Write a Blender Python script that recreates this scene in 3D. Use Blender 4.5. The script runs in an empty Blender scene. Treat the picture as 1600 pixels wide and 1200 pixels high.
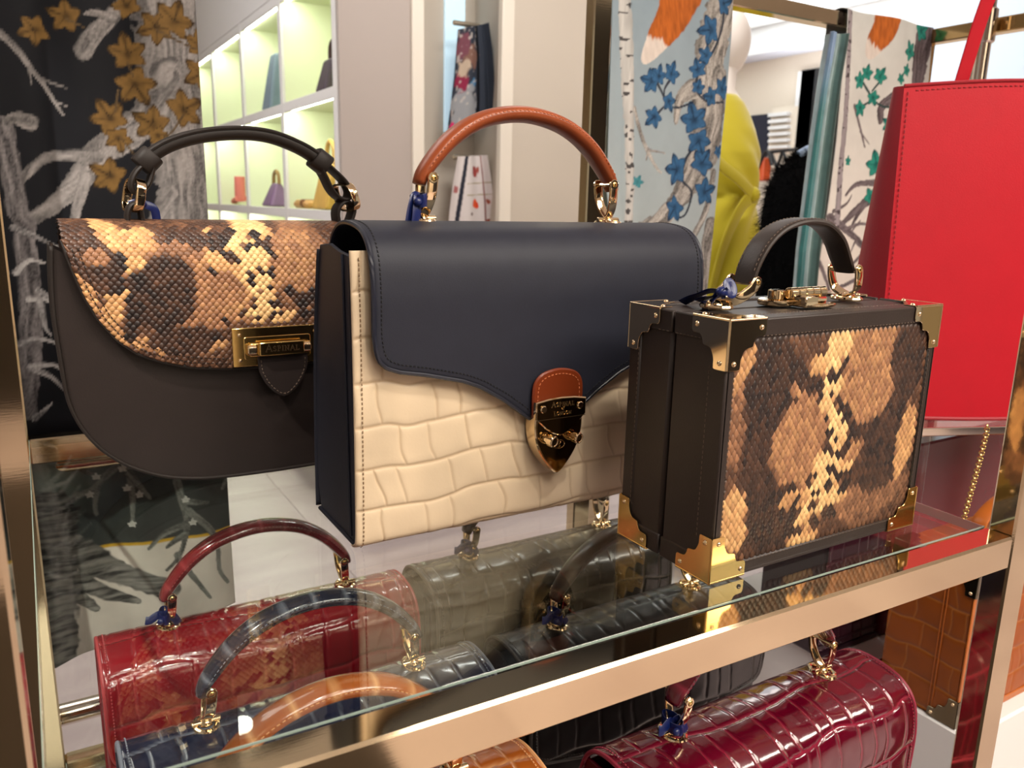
import bpy, bmesh, math, random
import numpy as np
from mathutils import Vector, Matrix

# ------------------------------------------------------------------ camera, world, light, exposure
S = bpy.context.scene
COL = S.collection
FPX = 1254.0
TH, RO, YA, CH = math.radians(12.7), math.radians(1.28), math.radians(31.0), 0.25
_fw = np.array([math.sin(YA)*math.cos(TH), math.cos(YA)*math.cos(TH), -math.sin(TH)])
_r0 = np.array([math.cos(YA), -math.sin(YA), 0.0]); _u0 = np.cross(_r0, _fw)
_R = math.cos(RO)*_r0 + math.sin(RO)*_u0; _U = np.cross(_R, _fw)
CAMP = np.array([0, 0, CH])
cd = bpy.data.cameras.new('camera'); cam = bpy.data.objects.new('camera', cd); COL.objects.link(cam)
cd.sensor_width = 36; cd.lens = FPX/1600*36; cd.clip_start = 0.02; cd.clip_end = 60
M4 = Matrix.Identity(4)
for i in range(3):
    M4[i][0] = _R[i]; M4[i][1] = _U[i]; M4[i][2] = -_fw[i]; M4[i][3] = CAMP[i]
cam.matrix_world = M4
cd.dof.use_dof = True; cd.dof.focus_distance = 0.60; cd.dof.aperture_fstop = 13.0
S.camera = cam

W = bpy.data.worlds.new('world'); S.world = W; W.use_nodes = True
bg = W.node_tree.nodes['Background']; bg.inputs[0].default_value = (1.0, 0.90, 0.78, 1); bg.inputs[1].default_value = 0.5
S.view_settings.view_transform = 'Standard'; S.view_settings.look = 'None'
S.view_settings.exposure = -0.46; S.view_settings.gamma = 1.0; S.view_settings.use_curve_mapping = False
S.cycles.use_denoising = True
S.cycles.max_bounces = 10; S.cycles.transparent_max_bounces = 24; S.cycles.caustics_reflective = False
S.cycles.sample_clamp_indirect = 4.0

def lamp(name, kind, loc, power, color, size=0.1, to=None, spot=60, blend=0.5, parent=None):
    l = bpy.data.lights.new(name, kind); l.energy = power; l.color = color
    if kind == 'AREA': l.shape = 'DISK'; l.size = size
    elif kind == 'SPOT': l.shadow_soft_size = size; l.spot_size = math.radians(spot); l.spot_blend = blend
    else: l.shadow_soft_size = size
    o = bpy.data.objects.new(name, l); COL.objects.link(o); o.location = loc
    if to is not None:
        o.rotation_euler = (Vector(to)-Vector(loc)).to_track_quat('-Z', 'Y').to_euler()
    return o
WARM = (1.0, 0.91, 0.80); NEUT = (1.0, 0.92, 0.82)
CEIL = 1.72; FLOOR = -1.0
lamp('key_spot', 'SPOT', (0.24, -0.52, 1.66), 51, WARM, 0.03, (0.35, 0.55, 0.0), 75, 0.7)
lamp('second_spot', 'SPOT', (0.66, -0.46, 1.66), 27, WARM, 0.03, (0.35, 0.55, 0.0), 75, 0.7)
lamp('tote_spot', 'SPOT', (0.9, -0.6, 1.66), 22, WARM, 0.035, (1.05, 0.6, 0.1), 60, 0.7)
lamp('front_panel', 'AREA', (0.0, -1.2, 1.60), 26, NEUT, 0.9, (0.2, 0.2, 0.0))
lamp('front_floor_fill', 'AREA', (1.4, -1.5, 1.66), 105, (1, .90, .78), 1.6, (1.4, -1.5, -1))  # added fill, brightens the floor that the front rail reflects
lamp('right_front_panel', 'AREA', (3.0, -1.75, 1.66), 46, (1, .92, .80), 0.8, (2.4, -1.0, -1))
lamp('front_wall_fill', 'AREA', (1.1, -2.5, 1.60), 95, (1, .88, .72), 0.8, (1.2, -3.5, -0.4))  # added fill, brightens the unseen wall mirrored in the saddle clasp
lamp('ceiling_fill_store', 'AREA', (3.4, 3.2, 1.66), 110, (1, .95, .9), 2.4, (4.2, 3.4, -1))
lamp('cove_light', 'AREA', (5.2, 4.2, 0.9), 34, (.9, .97, 1), 1.4, (4.7, 4.2, 1.72))
lamp('ceiling_fill_left', 'AREA', (-0.4, 2.2, 1.66), 34, (1, .95, .9), 1.6, (-0.1, 2.3, -1))
lamp('ceiling_fill_wall', 'AREA', (1.4, 1.9, 1.66), 30, (1, .96, .92), 0.6, (1.5, 2.9, 0.2))
lamp('left_scarf_fill', 'SPOT', (-0.9, 0.15, 1.66), 230, NEUT, 0.03, (.10, .98, -.20), 22, 0.5)  # added lamp to lift the scarf hanging below the glass
lamp('shelf_unit_fill', 'AREA', (-0.9, 3.2, 1.62), 34, (.96, .97, 1), 0.7, (1.0, 4.2, 0.8))  # added fill for the white fronts of the shelf unit

# ------------------------------------------------------------------ measuring: a pixel of the 1600x1200 photograph -> a point
def _ray(x, y): return _fw + _R*((x-800)/FPX) - _U*((y-600)/FPX)
def onz(x, y, z=0.0): d = _ray(x, y); return CAMP + d*((z-CH)/d[2])
def ony(x, y, Y): d = _ray(x, y); return CAMP + d*(Y/d[1])
def onx(x, y, X): d = _ray(x, y); return CAMP + d*(X/d[0])
def dep(x, y, D): return CAMP + _ray(x, y)*D

# ------------------------------------------------------------------ helpers
def lin(c):
    c = c/255.0
    return c/12.92 if c <= 0.04045 else ((c+0.055)/1.055)**2.4
def rgb(r, g, b): return (lin(r), lin(g), lin(b), 1.0)
def rgb3(r, g, b): return np.array([lin(r), lin(g), lin(b)])

def hash2(i, j, s=0):
    n = (np.asarray(i).astype(np.int64)*374761393 + np.asarray(j).astype(np.int64)*668265263 + s*974634777) & 0xffffffff
    n = ((n ^ (n >> 13))*1274126177) & 0xffffffff
    n = n ^ (n >> 16)
    return (n & 0xffff)/65535.0
def vnoise(x, y, s=0):
    x = np.asarray(x, float); y = np.asarray(y, float)
    xi = np.floor(x); yi = np.floor(y); fx = x-xi; fy = y-yi
    fx = fx*fx*(3-2*fx); fy = fy*fy*(3-2*fy)
    a = hash2(xi, yi, s); b = hash2(xi+1, yi, s); c = hash2(xi, yi+1, s); d = hash2(xi+1, yi+1, s)
    return (a*(1-fx)+b*fx)*(1-fy) + (c*(1-fx)+d*fx)*fy
def fbm(x, y, s=0, o=3):
    r = 0; a = .5; t = 0
    for k in range(o):
        r = r + a*vnoise(x*2**k, y*2**k, s+k); t += a; a *= .5
    return r/t

class MB:
    """collects vertices, faces and a colour per vertex; build() links them as ONE mesh object"""
    def __init__(self): self.v = []; self.f = []; self.c = []; self.n = 0
    def add(self, V, F, col=None):
        V = np.asarray(V, float).reshape(-1, 3)
        self.v.append(V)
        k = self.n
        if isinstance(F, np.ndarray): self.f += (F+k).tolist()
        else: self.f += [tuple(i+k for i in q) for q in F]
        if col is None: c = np.ones((len(V), 4))
        else:
            c = np.asarray(col, float)
            if c.ndim == 1: c = np.tile(c[None, :], (len(V), 1))
            if c.shape[1] == 3: c = np.hstack([c, np.ones((len(c), 1))])
        self.c.append(c); self.n += len(V)
        return self
    def grid(self, P, col=None, wu=False, wv=False, flip=False):
        n, m = P.shape[:2]
        I = np.arange(n*m).reshape(n, m)
        if wu: I = np.vstack([I, I[:1]])
        if wv: I = np.hstack([I, I[:, :1]])
        a, b, c, d = I[:-1, :-1], I[1:, :-1], I[1:, 1:], I[:-1, 1:]
        F = np.stack([a, b, c, d] if not flip else [a, d, c, b], -1).reshape(-1, 4)
        return self.add(P.reshape(-1, 3), F, None if col is None else np.asarray(col).reshape(n*m, -1))
    def box(self, x0, x1, y0, y1, z0, z1, b=0.0, col=None, M=None):
        if b <= 0:
            V = [(x, y, z) for x in (x0, x1) for y in (y0, y1) for z in (z0, z1)]
            F = [(0, 1, 3, 2), (4, 6, 7, 5), (0, 4, 5, 1), (2, 3, 7, 6), (0, 2, 6, 4), (1, 5, 7, 3)]
        else:
            b = min(b, .49*(x1-x0), .49*(y1-y0), .49*(z1-z0))
            lo = (x0, y0, z0); hi = (x1, y1, z1); V = []; idx = {}
            for sx in (0, 1):
                for sy in (0, 1):
                    for sz in (0, 1):
                        s = (sx, sy, sz)
                        for ax in range(3):
                            p = [0, 0, 0]
                            for k in range(3):
                                e = hi[k] if s[k] else lo[k]
                                p[k] = e if k == ax else (e-b if s[k] else e+b)
                            idx[s, ax] = len(V); V.append(p)
            F = []
            for ax in range(3):
                o = [k for k in range(3) if k != ax]
                for sd in (0, 1):
                    q = []
                    for (p, r) in ((0, 0), (1, 0), (1, 1), (0, 1)):
                        s = [0, 0, 0]; s[ax] = sd; s[o[0]] = p; s[o[1]] = r; q.append(idx[tuple(s), ax])
                    F.append(q)
                for p in (0, 1):
                    for r in (0, 1):
                        s0 = [0, 0, 0]; s0[o[0]] = p; s0[o[1]] = r; s1 = list(s0); s1[ax] = 1
                        F.append([idx[tuple(s0), o[0]], idx[tuple(s1), o[0]], idx[tuple(s1), o[1]], idx[tuple(s0), o[1]]])
            for s in [(a, c, d) for a in (0, 1) for c in (0, 1) for d in (0, 1)]:
                F.append([idx[s, 0], idx[s, 1], idx[s, 2]])
            c0 = np.array([(x0+x1)/2, (y0+y1)/2, (z0+z1)/2]); V = np.array(V); G = []
            for q in F:
                p = V[q]; nn = np.cross(p[1]-p[0], p[2]-p[1])
                G.append(tuple(q) if nn @ (p.mean(0)-c0) > 0 else tuple(q[::-1]))
            F = G
        V = np.array(V, float)
        if M is not None: V = V @ np.array(M)[:3, :3].T + np.array(M)[:3, 3]
        return self.add(V, F, col)
    def sweep(self, path, prof, up=(0, 0, 1), scale=None, caps=True, closed=False, col=None, roll=None):
        """prof: (k,2) closed outline; its x axis lies along side = tangent x up, its y axis along the normal"""
        P = np.asarray(path, float); n = len(P); prof = np.asarray(prof, float)
        T = np.gradient(P, axis=0) if not closed else (np.roll(P, -1, 0)-np.roll(P, 1, 0))
        T /= np.linalg.norm(T, axis=1)[:, None]+1e-12
        up = np.asarray(up, float); up = np.tile(up, (n, 1)) if up.ndim == 1 else up
        Sd = np.cross(T, up); Sd /= np.linalg.norm(Sd, axis=1)[:, None]+1e-12
        N = np.cross(Sd, T)
        if roll is not None:
            r = np.asarray(roll)[:, None]; Sd, N = Sd*np.cos(r)+N*np.sin(r), N*np.cos(r)-Sd*np.sin(r)
        sc = np.ones((n, 2)) if scale is None else np.asarray(scale, float)
        if sc.ndim == 1: sc = np.stack([sc, sc], 1)
        G = P[:, None, :] + Sd[:, None, :]*(prof[None, :, 0:1]*sc[:, None, 0:1]) + N[:, None, :]*(prof[None, :, 1:2]*sc[:, None, 1:2])
        k0 = self.n
        self.grid(G, None if col is None else (np.tile(np.asarray(col, float)[:, None, :], (1, len(prof), 1)) if np.ndim(col) == 2 else np.tile(np.asarray(col, float)[None, None, :], (n, len(prof), 1))), wu=closed, wv=True)
        if caps and not closed:
            k = len(prof)
            self.f.append(tuple(k0+i for i in range(k))); self.f.append(tuple(k0+(n-1)*k+i for i in range(k-1, -1, -1)))
        return self
    def tube(self, path, r, n=8, closed=False, caps=True, up=(0.13, 0.21, 0.97), col=None):
        a = np.linspace(0, 2*math.pi, n, endpoint=False); pr = np.stack([np.cos(a), np.sin(a)], 1)
        r = np.asarray(r, float); sc = np.full(len(path), float(r)) if r.ndim == 0 else r
        return self.sweep(path, pr, up, sc, caps, closed, col)
    def cyl(self, p0, p1, r, n=16, col=None, r1=None, cham=0.0):
        p0 = np.asarray(p0, float); p1 = np.asarray(p1, float); r1 = r if r1 is None else r1
        d = p1-p0; L = np.linalg.norm(d); d /= L
        up = (0, 0, 1) if abs(d[2]) < .9 else (1, 0, 0)
        if cham > 0: pts = [p0, p0+d*cham, p1-d*cham, p1]; rr = [r-cham, r, r1, r1-cham]
        else: pts = [p0, p1]; rr = [r, r1]
        return self.tube(np.array(pts), np.array(rr), n, up=up, col=col)
    def dome(self, c, nrm, r, h=None, n=10, rings=3, col=None):
        nrm = np.asarray(nrm, float); nrm /= np.linalg.norm(nrm); h = r if h is None else h
        a = np.array([1, 0, 0]) if abs(nrm[0]) < .8 else np.array([0, 1, 0])
        s = np.cross(nrm, a); s /= np.linalg.norm(s); t = np.cross(nrm, s); c = np.asarray(c, float)
        V = []; F = []
        for k in range(rings):
            b = math.pi/2*k/rings
            for i in range(n):
                q = 2*math.pi*i/n
                V.append(c+(s*math.cos(q)+t*math.sin(q))*r*math.cos(b)+nrm*h*math.sin(b))
        V.append(c+nrm*h)
        for k in range(rings-1):
            for i in range(n):
                j = (i+1) % n
                F.append((k*n+i, k*n+j, (k+1)*n+j, (k+1)*n+i))
        for i in range(n): F.append(((rings-1)*n+i, (rings-1)*n+(i+1) % n, rings*n))
        return self.add(V, F, col)
    def ball(self, c, r, n=16, m=10, col=None):
        c = np.asarray(c, float); r = np.ones(3)*np.asarray(r, float)
        th = np.linspace(0.001, math.pi-.001, m); ph = np.linspace(0, 2*math.pi, n, endpoint=False)
        P = np.stack([np.outer(np.sin(th), np.cos(ph)), np.outer(np.sin(th), np.sin(ph)), np.outer(np.cos(th), np.ones(n))], -1)*r+c
        return self.grid(P, None if col is None else np.tile(np.asarray(col, float)[None, None, :], (m, n, 1)), wv=True)
    def torus(self, c, R, r, axis=(0, 0, 1), n=24, m=8, sx=1.0, sy=1.0, col=None):
        axis = np.asarray(axis, float); a = np.array([1, 0, 0]) if abs(axis[0]) < .8 else np.array([0, 1, 0])
        s = np.cross(axis, a); s /= np.linalg.norm(s); t = np.cross(axis, s)
        q = np.linspace(0, 2*math.pi, n, endpoint=False)
        path = np.asarray(c, float)+np.outer(np.cos(q)*sx, s)*R+np.outer(np.sin(q)*sy, t)*R
        return self.tube(path, r, m, closed=True, up=axis, col=col)
    def prism(self, out, y0, y1, plane='xz', b=0.0, col=None, M=None):
        """2-D outline extruded between y0 and y1, edges chamfered by b"""
        out = np.asarray(out, float)
        area = 0.5*np.sum(out[:, 0]*np.roll(out[:, 1], -1)-np.roll(out[:, 0], -1)*out[:, 1])
        if area < 0: out = out[::-1]
        n = len(out)
        def inset(d):
            e = np.roll(out, -1, 0)-out; e /= np.linalg.norm(e, axis=1)[:, None]+1e-12
            nn = np.stack([-e[:, 1], e[:, 0]], 1); v = nn+np.roll(nn, 1, 0)
            l = np.sum(v*nn, 1); l = np.where(np.abs(l) < .35, .35, l)
            return out+v/l[:, None]*d
        lay = [(out, y0), (out, y1)] if b <= 0 else [(inset(b), y0), (out, y0+b), (out, y1-b), (inset(b), y1)]
        V = []
        for (o2, y) in lay:
            for (p, q) in o2:
                V.append({'xz': (p, y, q), 'xy': (p, q, y), 'yz': (y, p, q)}[plane])
        F = [tuple(range(n)), tuple(range((len(lay)-1)*n+n-1, (len(lay)-1)*n-1, -1))]
        for k in range(len(lay)-1):
            for i in range(n):
                j = (i+1) % n; F.append((k*n+i, (k+1)*n+i, (k+1)*n+j, k*n+j))
        V = np.array(V)
        if plane == 'xy': F = [f[::-1] for f in F]
        if plane == 'yz': F = [f[::-1] for f in F]
        if M is not None: V = V @ np.array(M)[:3, :3].T + np.array(M)[:3, 3]
        return self.add(V, F, col)
    def build(self, name, mat, parent=None, smooth=True, angle=38, kind=None, label=None, local=False):
        me = bpy.data.meshes.new(name)
        V = np.vstack(self.v)
        if parent is not None and not local: V = V-np.array(root_loc(parent))
        me.from_pydata(V.tolist(), [], self.f); me.update()
        at = me.attributes.new('Col', 'FLOAT_COLOR', 'POINT')
        at.data.foreach_set('color', np.vstack(self.c).astype(np.float32).ravel())
        if smooth:
            me.polygons.foreach_set('use_smooth', [True]*len(me.polygons))
            if angle < 180: me.set_sharp_from_angle(angle=math.radians(angle))
        me.materials.append(mat)
        o = bpy.data.objects.new(name, me); COL.objects.link(o)
        if parent is not None: o.parent = parent
        if kind: o['kind'] = kind
        if label: o['label'] = label
        return o

    def build_each(self, name, *a, **k):
        """every loose piece of this collection becomes an object of its own"""
        V = np.vstack(self.v); C = np.vstack(self.c); p = list(range(len(V)))
        def find(i):
            while p[i] != i: p[i] = p[p[i]]; i = p[i]
            return i
        for f in self.f:
            r = find(f[0])
            for i in f[1:]: p[find(i)] = r
        groups = {}
        for f in self.f: groups.setdefault(find(f[0]), []).append(f)
        out = []
        for fs in groups.values():
            idx = sorted({i for f in fs for i in f}); mp = {i: j for j, i in enumerate(idx)}
            m = MB(); m.add(V[idx], [tuple(mp[i] for i in f) for f in fs], C[idx]); out.append(m.build(name, *a, **k))
        return out

def root_loc(o):
    while o.parent is not None: o = o.parent
    return o.location
def tag(o, label, cat, group=None):
    o['label'] = label; o['category'] = cat
    if group: o['group'] = group
    return o
def thing(name, label, cat, loc=(0, 0, 0), group=None, rz=0.0):
    o = bpy.data.objects.new(name, None); COL.objects.link(o); o.location = loc; o.rotation_euler = (0, 0, rz)
    o.empty_display_size = .05
    return tag(o, label, cat, group)
def struct(name, mb, mat, parent=None, **k):
    o = mb.build(name, mat, parent, **k)
    if parent is None: o['kind'] = 'structure'
    return o
def crs(pts, n=8, closed=False):
    """Catmull-Rom through the points"""
    P = np.asarray(pts, float); out = []
    m = len(P); segs = m if closed else m-1
    for i in range(segs):
        p0, p1, p2, p3 = (P[(i-1) % m], P[i], P[(i+1) % m], P[(i+2) % m]) if closed else (P[max(i-1, 0)], P[i], P[i+1], P[min(i+2, m-1)])
        for t in np.linspace(0, 1, n, endpoint=False):
            out.append(.5*((2*p1)+(-p0+p2)*t+(2*p0-5*p1+4*p2-p3)*t*t+(-p0+3*p1-3*p2+p3)*t**3))
    if not closed: out.append(P[-1])
    return np.array(out)
def resample(P, n):
    d = np.r_[0, np.cumsum(np.linalg.norm(np.diff(P, axis=0), axis=1))]
    t = np.linspace(0, d[-1], n)
    return np.stack([np.interp(t, d, P[:, k]) for k in range(P.shape[1])], 1)
def plen(P): return np.linalg.norm(np.diff(P, axis=0), axis=1).sum()
def oval(a, b, n=14, p=2.6):
    t = np.linspace(0, 2*math.pi, n, endpoint=False)
    return np.stack([a*np.sign(np.cos(t))*np.abs(np.cos(t))**(2/p), b*np.sign(np.sin(t))*np.abs(np.sin(t))**(2/p)], 1)
def rrect(x0, x1, z0, z1, r, n=5):
    out = []
    for cx, cz, a in ((x1-r, z1-r, 0), (x0+r, z1-r, 90), (x0+r, z0+r, 180), (x1-r, z0+r, 270)):
        for t in np.linspace(0, 90, n): out.append((cx+r*math.cos(math.radians(a+t)), cz+r*math.sin(math.radians(a+t))))
    return np.array(out)

# ------------------------------------------------------------------ materials
def newmat(name):
    m = bpy.data.materials.new(name); m.use_nodes = True
    nt = m.node_tree; return m, nt, nt.nodes['Principled BSDF']
def mat(name, col, rough=.5, metal=0.0, spec=.5, bump=0.0, bscale=200.0, attr=False, var=0.0, vscale=20.0, sheen=0.0, coat=0.0, aniso=None, emit=None, est=0.0):
    m, nt, b = newmat(name); N = nt.nodes; L = nt.links
    b.inputs['Base Color'].default_value = col; b.inputs['Roughness'].default_value = rough
    b.inputs['Metallic'].default_value = metal; b.inputs['Specular IOR Level'].default_value = spec
    if sheen: b.inputs['Sheen Weight'].default_value = sheen
    if coat: b.inputs['Coat Weight'].default_value = coat; b.inputs['Coat Roughness'].default_value = .08
    if emit: b.inputs['Emission Color'].default_value = emit; b.inputs['Emission Strength'].default_value = est
    tc = N.new('ShaderNodeTexCoord'); src = None
    if attr:
        a = N.new('ShaderNodeAttribute'); a.attribute_name = 'Col'; src = a.outputs['Color']
    if var > 0:
        nz = N.new('ShaderNodeTexNoise'); nz.inputs['Scale'].default_value = vscale; nz.inputs['Detail'].default_value = 5
        L.new(tc.outputs['Object'], nz.inputs['Vector'])
        mr = N.new('ShaderNodeMapRange'); mr.inputs[1].default_value = .3; mr.inputs[2].default_value = .7
        mr.inputs[3].default_value = 1-var; mr.inputs[4].default_value = 1+var
        L.new(nz.outputs['Fac'], mr.inputs[0])
        mx = N.new('ShaderNodeMix'); mx.data_type = 'RGBA'; mx.blend_type = 'MULTIPLY'; mx.inputs[0].default_value = 1
        if src: L.new(src, mx.inputs[6])
        else: mx.inputs[6].default_value = col
        L.new(mr.outputs[0], mx.inputs[7]); src = mx.outputs[2]
    if src: L.new(src, b.inputs['Base Color'])
    if bump > 0:
        nz = N.new('ShaderNodeTexNoise'); nz.inputs['Scale'].default_value = bscale; nz.inputs['Detail'].default_value = 3
        mp = N.new('ShaderNodeMapping')
        if aniso: mp.inputs['Scale'].default_value = aniso
        L.new(tc.outputs['Object'], mp.inputs[0]); L.new(mp.outputs[0], nz.inputs['Vector'])
        bp = N.new('ShaderNodeBump'); bp.inputs['Strength'].default_value = bump; bp.inputs['Distance'].default_value = .002
        L.new(nz.outputs['Fac'], bp.inputs['Height']); L.new(bp.outputs[0], b.inputs['Normal'])
    return m

def glass_mat(name, tint, base=.04):
    m = bpy.data.materials.new(name); m.use_nodes = True; nt = m.node_tree; N = nt.nodes; L = nt.links
    N.remove(N['Principled BSDF']); out = N['Material Output']
    tr = N.new('ShaderNodeBsdfTransparent'); tr.inputs[0].default_value = tint
    gl = N.new('ShaderNodeBsdfGlossy'); gl.inputs['Roughness'].default_value = 0.0; gl.inputs[0].default_value = (.95, 1, .97, 1)
    lw = N.new('ShaderNodeLayerWeight'); lw.inputs['Blend'].default_value = .5
    pw = N.new('ShaderNodeMath'); pw.operation = 'POWER'; pw.inputs[1].default_value = 5
    ml = N.new('ShaderNodeMath'); ml.operation = 'MULTIPLY_ADD'; ml.inputs[1].default_value = 1-base; ml.inputs[2].default_value = base
    L.new(lw.outputs['Facing'], pw.inputs[0]); L.new(pw.outputs[0], ml.inputs[0])
    mx = N.new('ShaderNodeMixShader'); L.new(ml.outputs[0], mx.inputs[0]); L.new(tr.outputs[0], mx.inputs[1]); L.new(gl.outputs[0], mx.inputs[2])
    L.new(mx.outputs[0], out.inputs[0]); return m

BRASS = mat('brushed_brass', rgb(222, 203, 168), .075, 1.0, bump=.006, bscale=60, aniso=(1, 12, 12))
BRASS2 = mat('dark_polished_brass', rgb(196, 166, 118), .12, 1.0, bump=.01, bscale=40)
GOLD = mat('pale_gold', rgb(246, 222, 182), .07, 1.0)
GOLD_Y = mat('yellow_gold', rgb(226, 192, 122), .11, 1.0)
DARKMETAL = mat('dark_gold_plate', rgb(150, 125, 84), .09, 1.0)
CHROME = mat('chrome', rgb(220, 210, 200), .07, 1.0)
NAVY = mat('navy_leather', rgb(38, 40, 51), .52, 0, .28, .05, 900, var=.06, vscale=60)
NAVY_EDGE = mat('navy_edge', rgb(30, 33, 47), .42)
CREAM = mat('cream_croc', rgb(236, 214, 182), .38, 0, .45, .03, 400, attr=False, var=.03, vscale=25)
TAN = mat('tan_leather', rgb(150, 72, 36), .32, 0, .5, .05, 800, var=.08, vscale=40)
TAN_TAB = mat('tan_tab', rgb(126, 52, 22), .3, 0, .5, .03, 800)
TAN_THREAD = mat('tan_thread', rgb(205, 120, 75), .6)
NAVY_THREAD = mat('navy_thread', rgb(12, 13, 20), .7)
CREAM_THREAD = mat('cream_thread', rgb(150, 124, 94), .7)
BROWN = mat('dark_brown_leather', rgb(47, 38, 34), .45, 0, .4, .06, 700, var=.07, vscale=50)
BROWN_S = mat('saddle_brown_leather', rgb(37, 29, 27), .5, 0, .35, .06, 700, var=.07, vscale=50)
BROWN_D = mat('darker_brown_leather', rgb(34, 28, 25), .55, 0, .3, .05, 700)
BROWN_THREAD = mat('brown_thread', rgb(92, 76, 64), .7)
BLACKIN = mat('black_lining', rgb(14, 14, 16), .8)
SKIN = mat('snake_scales', (1, 1, 1, 1), .40, 0, .40, attr=True)
SKINBASE = mat('snake_base', rgb(52, 40, 34), .5)
RIBBON = mat('blue_ribbon', rgb(13, 30, 88), .32, 0, .6, .02, 900)
ENGRAVE = mat('engraved_letters', rgb(58, 42, 22), .5, .3)
ENGRAVE2 = mat('light_engraved_letters', rgb(190, 165, 125), .25, .9)
GLASS = glass_mat('shelf_glass', (.965, .985, .972, 1), .055)
GLASS_EDGE = mat('glass_edge', rgb(150, 168, 158), .15, 0, .6)
CLEAR = glass_mat('clear_acrylic', (.97, .97, .98, 1), .05)
# ------------------------------------------------------------------ the room
def marble(name, c1, c2, scale):
    m, nt, b = newmat(name); N = nt.nodes; L = nt.links
    tc = N.new('ShaderNodeTexCoord'); mp = N.new('ShaderNodeMapping'); mp.inputs['Scale'].default_value = (1, 3.2, 1)
    mp.inputs['Rotation'].default_value = (0, 0, .35)
    nz = N.new('ShaderNodeTexNoise'); nz.inputs['Scale'].default_value = scale; nz.inputs['Detail'].default_value = 8; nz.inputs['Distortion'].default_value = 1.2
    L.new(tc.outputs['Object'], mp.inputs[0]); L.new(mp.outputs[0], nz.inputs['Vector'])
    cr = N.new('ShaderNodeValToRGB'); cr.color_ramp.elements[0].position = .3; cr.color_ramp.elements[1].position = .75
    cr.color_ramp.elements[0].color = c1; cr.color_ramp.elements[1].color = c2
    L.new(nz.outputs['Fac'], cr.inputs[0]); L.new(cr.outputs[0], b.inputs['Base Color'])
    b.inputs['Roughness'].default_value = .34
    return m
FLOORM = marble('marble_floor', rgb(174, 157, 158), rgb(202, 187, 188), 1.3)
WHITE = mat('white_paint', rgb(232, 230, 228), .6, 0, .3, var=.01, vscale=3)
LAV = mat('soffit_paint', rgb(205, 204, 214), .6, 0, .3, var=.01, vscale=3)
BEIGE = mat('beige_wall', rgb(196, 186, 172), .65, 0, .3, .02, 250, var=.015, vscale=2)
GREIGE = mat('greige_wall', rgb(176, 165, 158), .65, 0, .3, .03, 300, var=.02, vscale=2)
CREAMW = mat('cream_wall', rgb(226, 212, 194), .7, 0, .3, var=.015, vscale=2)
OFFW = mat('off_white_trim', rgb(226, 218, 204), .5, 0, .4)
LIME = mat('lime_panel_glow', rgb(234, 240, 208), .5, 0, .4, var=.02, vscale=3)  # back panel paint, also carries the lime light on the inner faces
BLACKP = mat('black_panel', rgb(26, 25, 27), .4)

rg = MB(); rg.box(-1.1, .55, -2.2, .20, FLOOR+.0005, FLOOR+.008, .002); struct('added_dark_mat', rg, mat('dark_mat', rgb(46, 36, 30), .9))  # unseen dark mat added so the left brass post reflects something dark
# floor: large marble tiles with fine joints, built as far as they can be told apart
fl = MB(); fl.box(-4.5, 7.5, -4.5, 8.0, FLOOR-.06, FLOOR-.004)
floor = struct('floor', fl, mat('tile_joint', rgb(184, 172, 166), .7))
T = 1.3; tb = MB(); tb.box(-T/2+.0010, T/2-.0010, -T/2+.0010, T/2-.0010, -.01, 0, .0012)
t0 = None
for i in range(-3, 5):
    for j in range(-3, 6):
        if t0 is None:
            t0 = tb.build('floor_tile', FLOORM, None, smooth=False, local=True); o = t0
        else:
            o = t0.copy(); COL.objects.link(o)
        o.parent = floor; o.location = (i*T+.2, j*T+.15, FLOOR)
cl = MB(); cl.box(-4.5, 5.35, -4.5, 8.0, CEIL, CEIL+.1); struct('ceiling', cl, WHITE)
bk = MB(); bk.box(5.35, 7.4, -4.5, 8.0, 1.50, CEIL+.1); struct('trim_1', bk, LAV)           # lowered bulkhead along the right wall
bk = MB(); bk.box(5.33, 5.349, -4.5, 8.0, 1.497, CEIL-.001); struct('trim_6', bk, WHITE)
wr = MB(); wr.box(5.62, 5.8, -2.0, 8.0, FLOOR, 1.50); wall_right = struct('wall_right', wr, CREAMW)
wb = MB(); wb.box(-4.5, 5.62, 7.0, 7.2, FLOOR, CEIL); struct('wall_back', wb, CREAMW)
wl = MB(); wl.box(-3.4, -3.2, 0.5, 7.0, FLOOR, CEIL); struct('wall_left', wl, BEIGE)
wf = MB(); wf.box(-4.5, -.75, -3.6, -3.4, FLOOR, CEIL); wf.box(.45, 2.1, -3.6, -3.4, FLOOR, CEIL); struct('wall_front', wf, BEIGE)
wf = MB(); wf.box(-.75, .45, -3.58, -3.42, FLOOR, CEIL); struct('added_dark_panel_2', wf, mat('added_panel_brown', rgb(30, 21, 16), .6))  # unseen dark panel added to darken the left post's reflection
wf = MB(); wf.box(2.1, 4.8, -3.6, -3.4, FLOOR, CEIL); struct('added_dark_panel_1', wf, BLACKP)  # unseen black panel added for the dark reflection in the shield lock

pq, qq_ = onx(1432, 121, 5.30), onx(1680, 121, 5.30); sb2 = MB(); sb2.box(5.30, 5.329, min(qq_[1], pq[1]), max(qq_[1], pq[1]), pq[2]-.10, CEIL-.03); struct('trim_7', sb2, mat('pale_blue_soffit', rgb(206, 218, 232), .5))
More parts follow.
